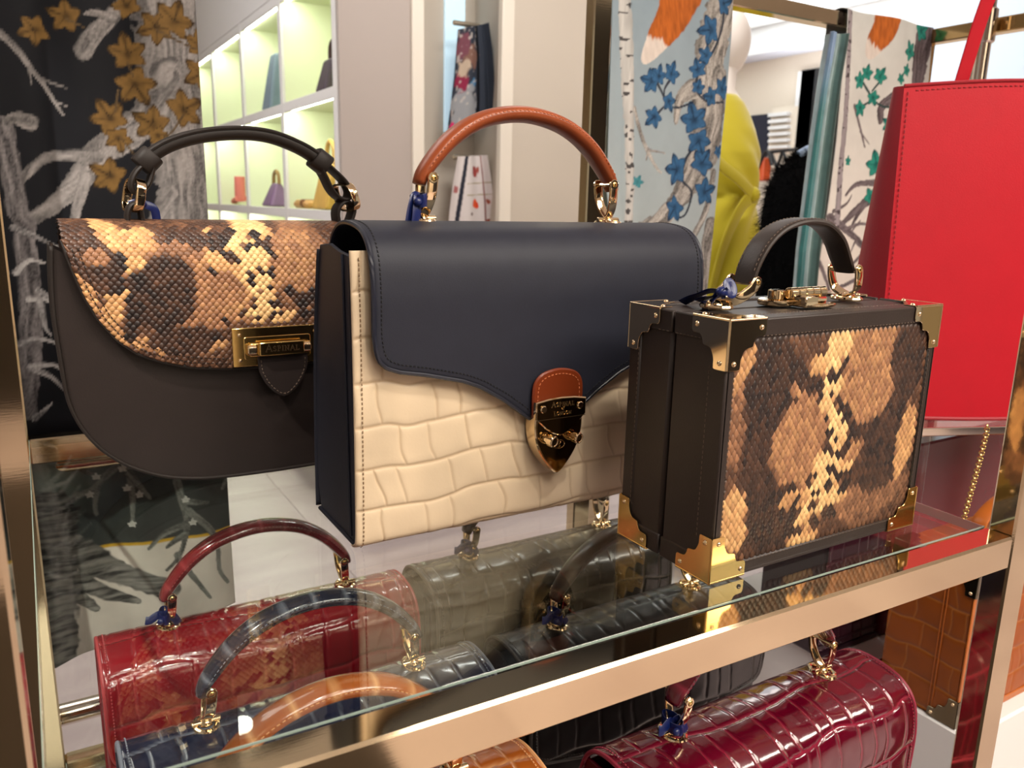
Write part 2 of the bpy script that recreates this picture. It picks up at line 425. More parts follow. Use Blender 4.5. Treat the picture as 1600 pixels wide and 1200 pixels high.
# pillar block: lit pigeonholes on its left flank, recess with hanging scarves on its front
XW, YW = 1.0, 2.90
NY = [2.945, 3.645, 4.365, 5.085, 5.80]; NZ = [-.66, -.235, .207, .648, 1.085]   # upright edges, shelf tops
SHT = .04
sh = MB(); sh.box(XW+.30, 1.32, YW+.02, 5.86, FLOOR, CEIL); struct('wall_1', sh, WHITE)
fr = MB(); fr.box(XW+.004, 1.2835, YW, YW+.02, FLOOR, CEIL); fr.box(1.7034, 2.06, YW, YW+.02, FLOOR, CEIL)
struct('wall_2', fr, GREIGE)
bx = MB(); bx.box(1.7034, 2.06, YW+.02, YW+.04, FLOOR, CEIL); bx.box(2.04, 2.06, YW+.04, 5.86, FLOOR, CEIL); struct('wall_3', bx, BEIGE)
ww = MB(); ww.box(1.7036, 2.061, YW-.006, YW-.0005, FLOOR, CEIL); struct('wall_4', ww, BEIGE)
rc = MB(); rc.box(1.32, 1.7034, YW+.30, YW+.32, FLOOR, CEIL); struct('wall_5', rc, BEIGE)
rc = MB(); rc.box(1.7034, 1.72, YW+.02, YW+.32, FLOOR, CEIL); struct('wall_6', rc, BEIGE)
tr = MB(); tr.box(1.277, 1.325, YW-.016, YW+.02, FLOOR, CEIL, .004); struct('trim_2', tr, OFFW)
tr = MB(); tr.box(1.655, 1.710, YW-.016, YW+.02, FLOOR, CEIL, .004); struct('trim_3', tr, OFFW)
# pigeonhole shelf unit
cub = thing('shelf_unit', 'white shelf unit of lime lit pigeonholes behind the dark scarf and arched handle', 'shelf unit', (XW, NY[0], FLOOR))
for k, y in enumerate(NY):
    m = MB(); m.box(XW, XW+.012, y-(.022 if k == 0 else .022), y+.022, FLOOR, 1.30, .002); up = m.build('upright', WHITE, cub, smooth=False)
    m = MB(); m.box(XW+.012, XW+.30, y-(.0215 if k == 0 else .0215), y+.0215, FLOOR, 1.30, .001); m.build('upright_lime_glow', LIME, up, smooth=False)  # lime light on the upright's inner sides, put into the colour
for k, z in enumerate(NZ):
    for i in range(4):
        m = MB(); m.box(XW+.001, XW+.012, NY[i]+.022, NY[i+1]-.022, z-SHT, z, .002); sb = m.build('shelf', WHITE, cub, smooth=False)
        m = MB(); m.box(XW+.012, XW+.30, NY[i]+.0225, NY[i+1]-.0225, z-SHT+.014, z-.0005, .001); m.build('shelf_lime_glow', LIME, sb, smooth=False)  # shelf behind its white front edge, coloured as if lit lime
LEDM = mat('led_strip', rgb(240, 255, 200), .5, emit=(.96, 1.0, .80, 1), est=52.0)
for i in range(4):
    m = MB(); m.box(XW+.285, XW+.299, NY[i]+.025, NY[i+1]-.025, FLOOR, 1.30); m.build('back_panel', LIME, cub, smooth=False)
    for z in NZ[1:]:
        m = MB(); m.box(XW+.0135, XW+.034, NY[i]+.05, NY[i+1]-.05, z-SHT+.006, z-SHT+.0135); m.build('light_strip', LEDM, cub, smooth=False)
top = MB(); top.box(XW-.002, XW+.30, YW-.01+.02, 5.83, 1.085, CEIL); struct('trim_4', top, WHITE)

COFF = mat('luminous_panel', rgb(240, 250, 255), .5, emit=(.86, .97, 1, 1), est=1.9)
lp = thing('ceiling_panel', 'large cool white luminous ceiling panel above the yellow dress', 'ceiling light', (4.3, 4.0, CEIL-.001))
m = MB(); m.box(3.5, 5.25, 2.2, 6.4, CEIL-.012, CEIL-.001); m.build('diffuser', COFF, lp, smooth=False)
m = MB(); m.box(3.44, 3.5, 2.14, 6.46, CEIL-.02, CEIL-.001); m.box(5.25, 5.31, 2.14, 6.46, CEIL-.02, CEIL-.001); m.build('trim_strip', WHITE, lp, smooth=False)
# ceiling downlights
LAMP = mat('lamp_lens', rgb(255, 250, 240), .4, emit=(1, .95, .86, 1), est=30)
for k, (x, y) in enumerate(((0.527, 2.84), (0.24, -0.52), (0.9, -0.6), (-1.4, -0.6), (2.4, 0.2), (2.6, 2.0), (4.2, 1.6), (4.3, 3.6), (-0.9, 1.6), (-1.2, 3.6), (1.9, -1.6))):
    t = thing('ceiling_light', ['recessed ceiling spot above the back of the shop', 'recessed ceiling spot above the display rack', 'recessed ceiling spot above the red tote'][k] if k < 3 else 'small round recessed downlight in the white shop ceiling', 'ceiling light', (x, y, CEIL), 'recessed ceiling downlights' if k > 2 else None)
    m = MB(); m.torus((x, y, CEIL-.003), .052, .008, n=28); m.build('trim_ring', OFFW, t)
    m = MB(); m.cyl((x, y, CEIL-.006), (x, y, CEIL-.001), .046, 28); m.build('lens', LAMP, t, smooth=False)
# sprinkler heads on the bulkhead underside
SPR = mat('sprinkler_grey', rgb(110, 112, 124), .4, .4)
for k, (px, py) in enumerate(((1213, 99), (1570, 107))):
    p = onx(px, py, 5.35); d = _ray(px, py); p = CAMP+d*((1.50-CH)/d[2])
    p = np.array([min(p[0], 7.0), p[1], 1.50])
    m = MB(); m.cyl((p[0], p[1], 1.50), (p[0], p[1], 1.47), .02, 12); m.cyl((p[0], p[1], 1.47), (p[0], p[1], 1.465), .045, 12); m.cyl((p[0], p[1], 1.465), (p[0], p[1], 1.44), .012, 10)
    tag(m.build('sprinkler_head', SPR), ['small grey sprinkler on the soffit above the wall shelves', 'small grey sprinkler on the soffit above the red tote'][k], 'sprinkler')
# ------------------------------------------------------------------ the brass display rack with its glass shelves
RA = math.radians(-1.4)
rackloc = (0.6547, 0.3066, 0.0)      # front corner, inner face of the right-hand post
rack = thing('display_rack', 'polished brass frame rack carrying the glass shelves and handbags', 'rack', rackloc, rz=RA)
RW, RD, PW, PD, RH = 0.672, 0.640, 0.029, 0.021, 0.029   # inner width, depth, post and rail sizes
def rb(name, x0, x1, y0, y1, z0, z1, b=.0018, mt=BRASS, parent=rack):
    m = MB(); m.box(x0, x1, y0, y1, z0, z1, b); return m.build(name, mt, parent, smooth=False, local=True)
rb('post', 0, PW, 0, PD, FLOOR, 1.2)
rb('post', -RW-PW, -RW, 0, PD, FLOOR, 1.2)
rb('post', 0, PW, RD-PD, RD, FLOOR, 1.2)
LB = .0165          # the frame is a touch wider at the back
rb('post', -RW-PW-LB, -RW-LB, RD-PD, RD, FLOOR, 1.2)
for z in (0.0, -0.385):
    rb('front_rail', -RW, 0, 0, PD+.002, z-RH, z-.0013)
    rb('back_rail', -RW-LB, 0, RD-PD, RD, z-RH, z-.0013)
    for sx in (-RW+.004, -.004):
        for sy in (PD*.5, RD-PD*.5):
            m = MB(); m.cyl((sx-.004, sy, z-.015), (sx+.004, sy, z-.015), .0045, 12); m.build('shelf_peg', BRASS, rack, local=True)
# glass shelves: lie in the frame
def glass_shelf(name, z, label):
    t = thing(name, label, 'shelf', rackloc, rz=RA)
    m = MB(); m.prism([(-RW+.0005, PD+.0025), (-.0008, PD+.0025), (-.0008, RD-PD-.001), (-RW-LB+.0005, RD-PD-.001)], z-.0103, z-.0002, 'xy', .0006)
    g = m.build('glass_pane', GLASS, t, smooth=False, local=True)
    m = MB(); m.box(-RW+.0005, -.0008, PD+.0022, PD+.0030, z-.0016, z-.0005); m.prism([(-RW+.0003, PD+.003), (-RW+.0010, PD+.003), (-RW-LB+.0010, RD-PD-.001), (-RW-LB+.0003, RD-PD-.001)], z-.0085, z-.0008, 'xy'); m.box(-.0013, -.0005, PD+.003, RD-PD-.001, z-.0085, z-.0008)
    m.build('polished_edge', GLASS_EDGE, t, smooth=False, local=True, label='pale green front edge of the glass')
    return t
glass_shelf('glass_shelf', 0.0, 'clear glass shelf under the three large handbags')
glass_shelf('glass_shelf', -0.385, 'lower clear glass shelf under the crocodile leather bags')
# slim scarf rods on the rack's left flank
for z, lab in ((-.034, 'short brass scarf rod below the rear rail at left'), (-.30, 'lower thick silver scarf rod beside the red bag')):
    p = ony(50, 730, .985) if z > -.1 else ony(97, 1117, .985)
    m = MB(); r = .0105 if z > -.1 else .013
    m.cyl((p[0]-.005, .985, p[2]), (p[0]+.235, .985, p[2]), r, 20, cham=.002)
    t = thing('scarf_rod', lab, 'rod', (p[0], .985, p[2]))
    m.build('bar', BRASS if z > -.1 else CHROME, t)
    m = MB(); m.ball((p[0]-.007, .985, p[2]), r*1.05, 16, 10); m.build('end_ball', CHROME if z < -.1 else BRASS, t)
# ------------------------------------------------------------------ leather: sheets laid over a profile, crocodile relief, stitches
def croc(u, v, seed, rh=.03, cw=.026, w1=.0011, w2=.0008, warp=.006):
    vv = v + warp*(vnoise(u/.05, v/.2+3.1, seed)-.5)*2 + warp*.5*(vnoise(u/.017, v/.1, seed+9)-.5)
    k = np.floor(vv/rh); fv = vv/rh-k
    uu = u/cw + hash2(k, k*0+5, seed)*7 + (hash2(k, k*0+8, seed)-.5)*.5*fv + .22*(vnoise(v/.018, u/.05, seed+4)-.5)
    i = np.floor(uu)
    b0 = i+.62*(hash2(i, k, seed)-.5); b1 = i+1+.62*(hash2(i+1, k, seed)-.5); bm = i-1+.62*(hash2(i-1, k, seed)-.5)
    dc = np.minimum(np.minimum(np.abs(uu-b0), np.abs(uu-b1)), np.abs(uu-bm))*cw
    dr = np.minimum(fv, 1-fv)*rh
    g1 = np.exp(-(dr/w1)**2); g2 = np.exp(-(dc/w2)**2)*(.55+.45*hash2(i+np.round(uu-i), k, seed+2))
    g = np.maximum(g1, g2)
    soft = np.maximum(np.exp(-(dr/(w1*3.2))**2), np.exp(-(dc/(w2*2.6))**2)*.6)
    return g, soft

class Surf:
    """a sheet over a (y,z) profile: parameters x and s (arc length)"""
    def __init__(self, prof, n=200, org=(0, 0, 0)):
        P = resample(crs(prof, 10), n); self.P = P
        self.s = np.r_[0, np.cumsum(np.linalg.norm(np.diff(P, axis=0), axis=1))]; self.L = self.s[-1]
        T = np.gradient(P, axis=0); T /= np.linalg.norm(T, axis=1)[:, None]
        self.N = np.stack([-T[:, 1], T[:, 0]], 1)      # left of travel
        if self.N[n//2] @ (P[n//2]-np.array([P[:, 0].mean(), P[:, 1].min()])) < 0: self.N = -self.N
        self.top = int(np.argmax(P[:, 1])); self.org = np.array(org)
    def s_front(self, z):
        zz = self.P[self.top:, 1][::-1]; ss = self.s[self.top:][::-1]
        return np.interp(z, zz, ss)
    def at(self, x, s, h=0.0):
        x = np.asarray(x, float); s = np.asarray(s, float)
        y = np.interp(s, self.s, self.P[:, 0]); z = np.interp(s, self.s, self.P[:, 1])
        ny = np.interp(s, self.s, self.N[:, 0]); nz = np.interp(s, self.s, self.N[:, 1])
        l = np.hypot(ny, nz); ny /= l; nz /= l
        return np.stack([x+self.org[0], y+ny*h+self.org[1], z+nz*h+self.org[2]], -1), np.stack([x*0, ny, nz], -1)
def sheet(mb, sf, x0, x1, s0, send, t, nx=120, ns=120, hfn=None, cfn=None, sfix=None):
    a = np.linspace(-1, 1, nx); a = .45*a+.55*np.sin(a*math.pi/2)
    xs = x0+(x1-x0)*(a+1)/2
    se = np.array([send(x) for x in xs]) if callable(send) else np.full(nx, send)
    b = np.linspace(0, 1, ns); b = .6*b+.4*(.5-.5*np.cos(b*math.pi))
    Sg = s0+(se[:, None]-s0)*b[None, :]; X = np.tile(xs[:, None], (1, ns))
    e = np.minimum(np.minimum(X-x0, x1-X), np.minimum(Sg-s0+t, se[:, None]-Sg)); e = np.clip(e/(t*1.2), 0, 1)
    round_ = np.sqrt(np.clip(1-(1-e)**2, 0, 1))
    h = t*(.25+.75*round_)
    if hfn is not None: h = h+hfn(X, Sg)*round_
    top, _ = sf.at(X, Sg, h); bot, _ = sf.at(X, Sg, 0.0)
    col = None if cfn is None else cfn(X, Sg)
    mb.grid(top, col)
    k = mb.n; mb.grid(bot, None if col is None else col, flip=True)
    I = np.arange(nx*ns).reshape(nx, ns); A = k-nx*ns+I; B = k+I
    rim = np.r_[I[0, :], I[1:, -1], I[-1, -2::-1], I[-2:0:-1, 0]]
    r2 = np.roll(rim, -1)
    mb.f += np.stack([k-nx*ns+rim, k-nx*ns+r2, k+r2, k+rim], -1).tolist()
    return xs, se
def dashes(mb, P, N, pitch, ln, w, h):
    """short raised stitches along the polyline P whose surface normals are N"""
    P = np.asarray(P, float); N = np.asarray(N, float); L = plen(P); n = max(2, int(L/pitch))
    dd = np.r_[0, np.cumsum(np.linalg.norm(np.diff(P, axis=0), axis=1))]; tq = np.linspace(0, dd[-1], n+1); PN = np.hstack([P, N]); Q = np.stack([np.interp(tq, dd, PN[:, q]) for q in range(6)], 1)
    for i in range(n):
        a = Q[i, :3]; nn = Q[i, 3:]; tt = Q[i+1, :3]-a; tt /= np.linalg.norm(tt)+1e-12; nn = nn/np.linalg.norm(nn)
        sd = np.cross(tt, nn); c = a+tt*pitch*.5
        p = [c+tt*ln*.5*i1+sd*w*.5*j1 for i1 in (-1, 1) for j1 in (-1, 1)]
        q = [c+tt*ln*.32*i1+sd*w*.3*j1+nn*h for i1 in (-1, 1) for j1 in (-1, 1)]
        mb.add(p+q, [(4, 6, 7, 5), (0, 4, 5, 1), (2, 3, 7, 6), (0, 2, 6, 4), (1, 5, 7, 3)])
def inset2d(C, d):
    T = np.gradient(C, axis=0); T /= np.linalg.norm(T, axis=1)[:, None]+1e-12
    return C+np.stack([-T[:, 1], T[:, 0]], 1)*d
def text_part(name, body, size, loc, mat_, parent, rot=(math.pi/2, 0, 0), ext=.0003, sx=1.0, align='CENTER'):
    cu = bpy.data.curves.new(name, 'FONT'); cu.body = body; cu.size = size; cu.extrude = ext; cu.align_x = align; cu.align_y = 'CENTER'
    cu.resolution_u = 2
    tmp = bpy.data.objects.new(name+'_tmp', cu); COL.objects.link(tmp)
    me = bpy.data.meshes.new_from_object(tmp.evaluated_get(bpy.context.evaluated_depsgraph_get()))
    bpy.data.objects.remove(tmp); bpy.data.curves.remove(cu)
    o = bpy.data.objects.new(name, me); COL.objects.link(o); me.materials.clear(); me.materials.append(mat_)
    o.parent = parent; o.location = Vector(loc)-Vector(root_loc(parent)); o.rotation_euler = rot; o.scale = (sx, 1, 1)
    return o

# serif capitals drawn as strokes, for the engraved names: unit height 1
def serif_text(mb, text, x0, z0, y, H, cap=1.0, small=.8, gap=.16, w=.11, th=.0003):
    import itertools
    G = {'A': ([((0, 0), (.4, 1)), ((.4, 1), (.8, 0)), ((.17, .36), (.63, .36)), ((-.08, 0), (.14, 0)), ((.66, 0), (.9, 0))], .86),
         'S': ([((.52, .82), (.3, 1)), ((.3, 1), (.06, .82)), ((.06, .82), (.12, .6)), ((.12, .6), (.46, .42)), ((.46, .42), (.54, .2)), ((.54, .2), (.3, 0)), ((.3, 0), (.04, .16))], .62),
         'P': ([((.14, 0), (.14, 1)), ((0, 0), (.3, 0)), ((0, 1), (.4, 1)), ((.4, 1), (.6, .78)), ((.6, .78), (.4, .52)), ((.4, .52), (.14, .52))], .66),
         'I': ([((.14, 0), (.14, 1)), ((0, 0), (.28, 0)), ((0, 1), (.28, 1))], .32),
         'N': ([((.12, 0), (.12, 1)), ((.12, 1), (.72, 0)), ((.72, 0), (.72, 1)), ((0, 0), (.26, 0)), ((0, 1), (.16, 1)), ((.58, 1), (.86, 1))], .88),
         'L': ([((.14, 0), (.14, 1)), ((0, 0), (.56, 0)), ((.56, 0), (.6, .22)), ((0, 1), (.3, 1))], .62),
         'O': ([((.4, 1), (.1, .8)), ((.1, .8), (.02, .5)), ((.02, .5), (.1, .2)), ((.1, .2), (.4, 0)), ((.4, 0), (.7, .2)), ((.7, .2), (.78, .5)), ((.78, .5), (.7, .8)), ((.7, .8), (.4, 1))], .84),
         'D': ([((.12, 0), (.12, 1)), ((0, 1), (.4, 1)), ((.4, 1), (.72, .75)), ((.72, .75), (.72, .25)), ((.72, .25), (.4, 0)), ((.4, 0), (0, 0))], .8),
         'o': ([((.25, .5), (.05, .36)), ((.05, .36), (.05, .12)), ((.05, .12), (.25, 0)), ((.25, 0), (.45, .12)), ((.45, .12), (.45, .36)), ((.45, .36), (.25, .5))], .5),
         'f': ([((.1, -.2), (.2, .8)), ((.2, .8), (.36, .95)), ((.36, .95), (.48, .85)), ((0, .5), (.4, .5))], .44)}
    sizes = [H*(cap if i == 0 else small) for i in range(len(text))]
    wid = sum(G[c][1]*s for c, s in zip(text, sizes))+gap*H*(len(text)-1); x = x0-wid/2
    for c, s in zip(text, sizes):
        for (a, b) in G[c][0]:
            a = np.array(a)*s; b = np.array(b)*s; d = b-a; L = np.hypot(*d); d = d/L; n = np.array([-d[1], d[0]])*w*H*.5; a = a-d*w*H*.3; b = b+d*w*H*.3
            q = [a+n, b+n, b-n, a-n]
            mb.add([(x+p[0], y-th, z0+p[1]) for p in q]+[(x+p[0], y, z0+p[1]) for p in q], [(0, 1, 2, 3), (0, 4, 5, 1), (1, 5, 6, 2), (2, 6, 7, 3), (3, 7, 4, 0)])
        x += G[c][1]*s+gap*H

# profile of the top-handle bag: (y, z), from the back base over the top and down the front
MF_BACK = [(.098, .002), (.096, .06), (.091, .128), (.081, .184), (.074, .213)]
MF_FLAP = [(.090, .130), (.081, .184), (.0755, .209), (.066, .2245), (.049, .2315), (.026, .2312), (.007, .2258), (-.0045, .2125), (-.0085, .19), (-.0085, .16), (-.0080, .12), (-.007, .08), (-.006, .05)]
HEM_X = [0, .010, .022, .034, .045, .065, .080, .110, .130, .140, .1455, .1478, .149]
HEM_Z = [.078, .080, .0865, .0955, .1035, .1155, .1215, .1288, .1325, .1362, .142, .150, .160]
HANDLE = [(-.0905, .262), (-.085, .2735), (-.064, .2965), (-.036, .3125), (0, .3185), (.036, .3125), (.064, .2965), (.085, .2735), (.0905, .262)]
HYC = .045                                              # handle line, behind the front
def cval(c): return np.array(c[:3])
def croc_fns(seed, main, groove, depth=.0009, rh=.03, cw=.026, u_sc=1.0, dark=None):
    main = cval(main); groove = cval(groove); dk = main*.55 if dark is None else cval(dark)
    def hf(X, Sg):
        g, s = croc(X*u_sc, Sg, seed, rh, cw)
        return -depth*g-.0005*s + .0005*(vnoise(X/.012, Sg/.012, seed+20)-.5)
    def cf(X, Sg):
        g, s = croc(X*u_sc, Sg, seed, rh, cw); v = .9+.2*vnoise(X/.02, Sg/.02, seed+30)
        base = main[None, None]*v[..., None]
        base = base*(1-.2*s[..., None])+dk[None, None]*.2*s[..., None]
        g = g*.85; return base*(1-g[..., None])+groove[None, None]*g[..., None]
    return hf, cf

def handle_mount(root, c, side, metal, ring=True, ribbon=False, s=1.0):
    """gold fork that carries a handle end: two arms meeting above a ring plate; c = foot point on the leather"""
    x, y, z = c; tilt = -.003*side
    m = MB()
    for sy in (-1, 1):
        pth = crs([(x, y, z+.006*s), (x+tilt*.5, y+sy*.0062*s, z+.013*s), (x+tilt, y+sy*.0098*s, z+.022*s), (x+tilt*1.3, y+sy*.0112*s, z+.034*s)], 6)
        m.sweep(pth, oval(.0040*s, .0013*s, 16, 5), up=(0, 1, 0))
        m.cyl((x+tilt*1.3, y+sy*.0098*s, z+.034*s), (x+tilt*1.3, y+sy*.0126*s, z+.034*s), .0043*s, 16, cham=.0006)
    m.cyl((x+tilt*1.3, y-.010*s, z+.034*s), (x+tilt*1.3, y+.010*s, z+.034*s), .0016*s, 8)
    hm = m.build('handle_mount', metal, root)
    m = MB()
    for sy in (-1, 1): m.dome((x+tilt*1.3, y+sy*.0126*s, z+.034*s), (0, sy, 0), .0026*s, .0009*s)
    m.build_each('screw', GOLD_Y, hm)
    m = MB(); m.torus((x, y, z+.0022*s), .0092*s, .0022*s, n=28, sx=1.25, sy=.9)
    m.cyl((x-.011*s, y, z+.0045*s), (x+.011*s, y, z+.0045*s), .0024*s, 12, cham=.0006); m.dome((x, y, z+.003), (0, 0, 1), .0052*s, .005*s)
    m.build('ring_plate', metal, root)
    return hm
def ribbon_tie(root, c, s=1.0, tails=((-.020, -.004, -.006), (-.014, .006, -.016))):
    x, y, z = c; m = MB(); pr = oval(.0040*s, .0005*s, 8)
    qq = np.linspace(0, 2*math.pi, 20, endpoint=False); lp = np.stack([x+.0048*s*np.cos(qq), y+.0112*s*np.sin(qq), z+.0012*s*np.cos(qq)], 1)
    m.sweep(lp, oval(.0006*s, .0052*s, 10), up=np.array([0, 0, 1.0]), closed=True)
    for (dx, dy, dz) in tails:
        pth = crs([(x, y, z), (x+dx*.35*s, y+dy*.6*s, z+.003*s), (x+dx*.75*s, y+dy*s, z+dz*.35*s), (x+dx*s, y+dy*s, z+dz*s)], 6)
        m.sweep(pth, pr, up=(.2, -.9, .3))
    m.ball((x-.0045*s, y-.0095*s, z-.001*s), (.0036*s, .003*s, .0034*s), 12, 8)
    return m.build('ribbon', RIBBON, root)

def top_handle_bag(name, label, cat, loc, group=None, colors=None, seed=1, scale=1.0, blue=False, detail=1.0, tab=True, hz=0.0):
    """structured top-handle bag; loc = middle of the front base edge"""
    x0, y0, z0 = loc; root = thing(name, label, cat, loc, group); k = scale; org = (x0, y0, z0)
    sc = lambda P: [(a*k, b*k) for a, b in P]
    hwb, hwf = .159*k, .149*k
    # body: cream or crocodile front wall, back wall, base, side gussets
    sfF = Surf(sc([(.004, .216), (.0025, .18), (.002, .12), (.0025, .06), (.004, .012), (.0075, .003), (.014, .0006)]), 120, org); sfF.N = np.stack([-np.abs(sfF.N[:, 0]), sfF.N[:, 1]], 1)
    T = np.gradient(sfF.P, axis=0); T /= np.linalg.norm(T, axis=1)[:, None]; sfF.N = np.stack([T[:, 1], -T[:, 0]], 1)
    main, groove, edge, leather, bodymat, flapmat, metal = colors
    bl, br = (-.160*k, .1455*k) if blue else (-hwf*1.01, hwf*1.01)
    hf, cf = croc_fns(seed, main[0], groove[0], .0008, .0305 if blue else .03, .033 if blue else .024, dark=main[0] if blue else None)
    m = MB(); sheet(m, sfF, bl, br, 0, sfF.L, .0026, 360 if blue else 60, 270 if blue else 50, hf, cf)
    body = m.build('front_panel', bodymat, root, angle=180, label='cream crocodile embossed front panel' if blue else None)
    m = MB()
    Sx = np.linspace(0.004*k, sfF.L-.004, 60)
    for xx in (bl+.0055, br-.0055):
        P, N = sfF.at(np.full(60, xx), Sx, .0031); dashes(m, P, N, .0034, .0021, .0010, .0004)
    m.build('stitching', CREAM_THREAD if blue else edge, body, kind='stuff')
    m = MB(); out = sc([(.0075, .004), (.0105, .2125), (.03, .2145), (.05, .2185), (.0735, .2165), (.081, .184), (.091, .128), (.0955, .06), (.0965, .022), (.090, .0015), (.014, .0008)])
    Mt = Matrix.Translation(Vector(org))
    for (ga, gb, sx) in ((bl+.002, bl+.005, bl+.0012), (br-.005, br-.002, br-.0012)):
        m = MB(); m.prism(out, ga, gb, 'yz', .0008, M=Mt); gs = m.build('side_gusset', leather, root)
        pth = np.array([(x0+sx, y0+a*k, z0+b*k) for a, b in ((.017, .006), (.0195, .10), (.021, .19), (.022, .2125))])
        m = MB(); m.tube(crs(pth, 5), .0011*k, 6); m.build('gusset_seam', leather, gs)
    sfB = Surf(sc(MF_BACK), 60, org)
    T = np.gradient(sfB.P, axis=0); T /= np.linalg.norm(T, axis=1)[:, None]; sfB.N = np.stack([T[:, 1], -T[:, 0]], 1)
    m = MB(); sheet(m, sfB, bl, br, 0, sfB.L, .0022, 40, 30); m.build('back_panel', leather, root, angle=180)
    m = MB(); m.box(x0+bl, x0+br, y0+.010*k, y0+.093*k, z0+.0002, z0+.0035, .001); m.build('base', leather, root)
    # flap
    sf = Surf(sc(MF_FLAP), 240, org)
    hem = lambda x: float(sf.s_front(k*np.interp(abs(x)/k, HEM_X, HEM_Z)))
    if blue: hfl = lambda X, Sg: .0*X; cfl = None
    else:
        h0, c0 = croc_fns(seed+3, main[1], groove[1], .0010, .043, .022)
        hfl = h0; cfl = c0
    m = MB(); xs, se = sheet(m, sf, -hwf, hwf, 0, hem, .0032*k, 120 if blue else int(420*detail), 110 if blue else int(330*detail), hfl, cfl)
    flap = m.build('flap', flapmat, root, angle=180 if not blue else 60)
    # turned edge and stitch line round the flap
    left = np.stack([np.full(40, -hwf), np.linspace(.015, se[0], 40)], 1); right = left[::-1]*np.array([-1, 1])
    C = resample(np.vstack([left[:-1], np.stack([xs, se], 1), right[1:]]), 260)
    Q = inset2d(C, -.0003); P, N = sf.at(Q[:, 0], Q[:, 1], .0016*k)
    m = MB(); m.tube(P, .0018*k, 7); m.build('edge_binding', edge, flap)
    Q = inset2d(C, -.0055*k)[3:-3]; P, N = sf.at(Q[:, 0], Q[:, 1], .0033*k)
    m = MB(); dashes(m, P, N, .0031, .0020, .0011, .0005); m.build('stitching', NAVY_THREAD if blue else edge, flap, kind='stuff')
    m = MB(); m.box(x0+bl+.006, x0+br-.006, y0+.012*k, y0+.070*k, z0+.19*k, z0+.205*k); m.build('lining', BLACKIN, root)
    # handle
    hp = resample(crs([(x0+a*k, y0+HYC*k, z0+b*k+hz*max(0.0, (b-.262)/.0565)) for a, b in HANDLE], 8), 80)
    t = np.linspace(-1, 1, 80); wv = 1-.30*np.abs(t)**6
    pr = np.array([(math.cos(q)*.0110*k, (.0072 if math.sin(q) > 0 else .0056)*k*math.sin(q)*1.0) for q in np.linspace(0, 2*math.pi, 16, endpoint=False)])
    m = MB(); hc = None
    if not blue:
        g = np.zeros(80)
        for j, p in enumerate(np.linspace(.06, .94, 9)): g = np.maximum(g, np.exp(-((np.linspace(0, 1, 80)-p-.012*(hash2(j, seed)-.5))/.008)**2))
        hc = cval(main[2])[None]*(1-g[:, None])+cval(groove[2])[None]*g[:, None]; hc = np.hstack([hc, np.ones((80, 1))])
    m.sweep(hp, pr, up=np.cross(np.gradient(hp, axis=0), np.array([0, -1.0, 0])), scale=wv, col=hc)
    hd = m.build('handle', TAN if blue else flapmat, root, angle=180, label='tan leather arched handle' if blue else None)
    m = MB(); off = hp+np.array([0, -.0106*k, .0012*k]); dashes(m, off[4:-4], np.tile(np.array([0, -1.0, .35]), (72, 1)), .0036, .0022, .0008, .0006)
    m.build('stitching', TAN_THREAD if blue else edge, hd, kind='stuff')
    for sd in (-1, 1):
        handle_mount(root, (x0+sd*.0875*k, y0+HYC*k, z0+.2325*k), sd, metal, s=k)
    return root, sf

MK = lambda n, bump=.03, rough=.22, coat=.3: mat(n, (1, 1, 1, 1), rough, 0, .5, bump, 700, attr=True, coat=coat)
CREAM_CROC = mat('cream_croc_leather', (1, 1, 1, 1), .36, 0, .45, .03, 500, attr=True)
navy_bag, navy_sf = top_handle_bag('handbag', 'navy and cream handbag with a tan arched handle and gold shield lock', 'handbag', (.345, .5205, .0004),
    colors=([rgb(228, 206, 174)]*3, [rgb(196, 170, 136)]*3, NAVY_EDGE, NAVY, CREAM_CROC, NAVY, GOLD), seed=11, blue=True)
R0 = navy_bag; bx0, by0 = .3465, .5205
# lock: tan tab, engraved hinge plate, shield with two turn knobs
yF = by0-.0132
tabo = [(-.0235, .085), (-.0235, .110)]+[(.0235*math.cos(math.radians(a))*1.0, .110+.0155*math.sin(math.radians(a))) for a in ()]
def xzs(pts, cx, cz=0.0): return [(cx+a, cz+b) for a, b in pts]
tab_o = [(-.0232, .088), (-.0236, .108), (-.021, .1175), (-.0135, .1232), (0, .1255), (.0135, .1232), (.021, .1175), (.0236, .108), (.0232, .088)]
m = MB(); m.prism(xzs(crs(tab_o, 5), bx0), yF-.0022, yF+.0012, 'xz', .0012); tabp = m.build('lock_tab', TAN_TAB, R0, label='chestnut leather tab with pale stitches')
Q = inset2d(resample(crs(tab_o, 8), 90), -.0042)[4:-4]
m = MB(); P = np.stack([bx0+Q[:, 0], np.full(len(Q), yF-.0023), Q[:, 1]], 1); dashes(m, P, np.tile([0, -1.0, 0], (len(P), 1)), .0033, .0021, .0007, .0004); m.build('stitching', TAN_THREAD, tabp, kind='stuff')
sh_o = crs([(-.0222, .0900), (-.0222, .0760), (-.0185, .0620), (-.0105, .0495), (0, .0405), (.0105, .0495), (.0185, .0620), (.0222, .0760), (.0222, .0900)], 5)
m = MB(); m.prism(xzs(sh_o, bx0), yF-.0040, yF+.0105, 'xz', .0009); shd = m.build('shield_plate', GOLD, R0)
m = MB(); m.prism(xzs([(a*.92, .0655+(b-.0655)*.93) for a, b in sh_o], bx0), yF-.0043, yF-.0038, 'xz', .0002); m.build('polished_face', DARKMETAL, shd)
hp_o = [(-.0236, .1012), (-.012, .1030), (0, .1036), (.012, .1030), (.0236, .1012), (.0236, .0880), (.014, .0790), (.006, .0742), (0, .0722), (-.006, .0742), (-.014, .0790), (-.0236, .0880)]
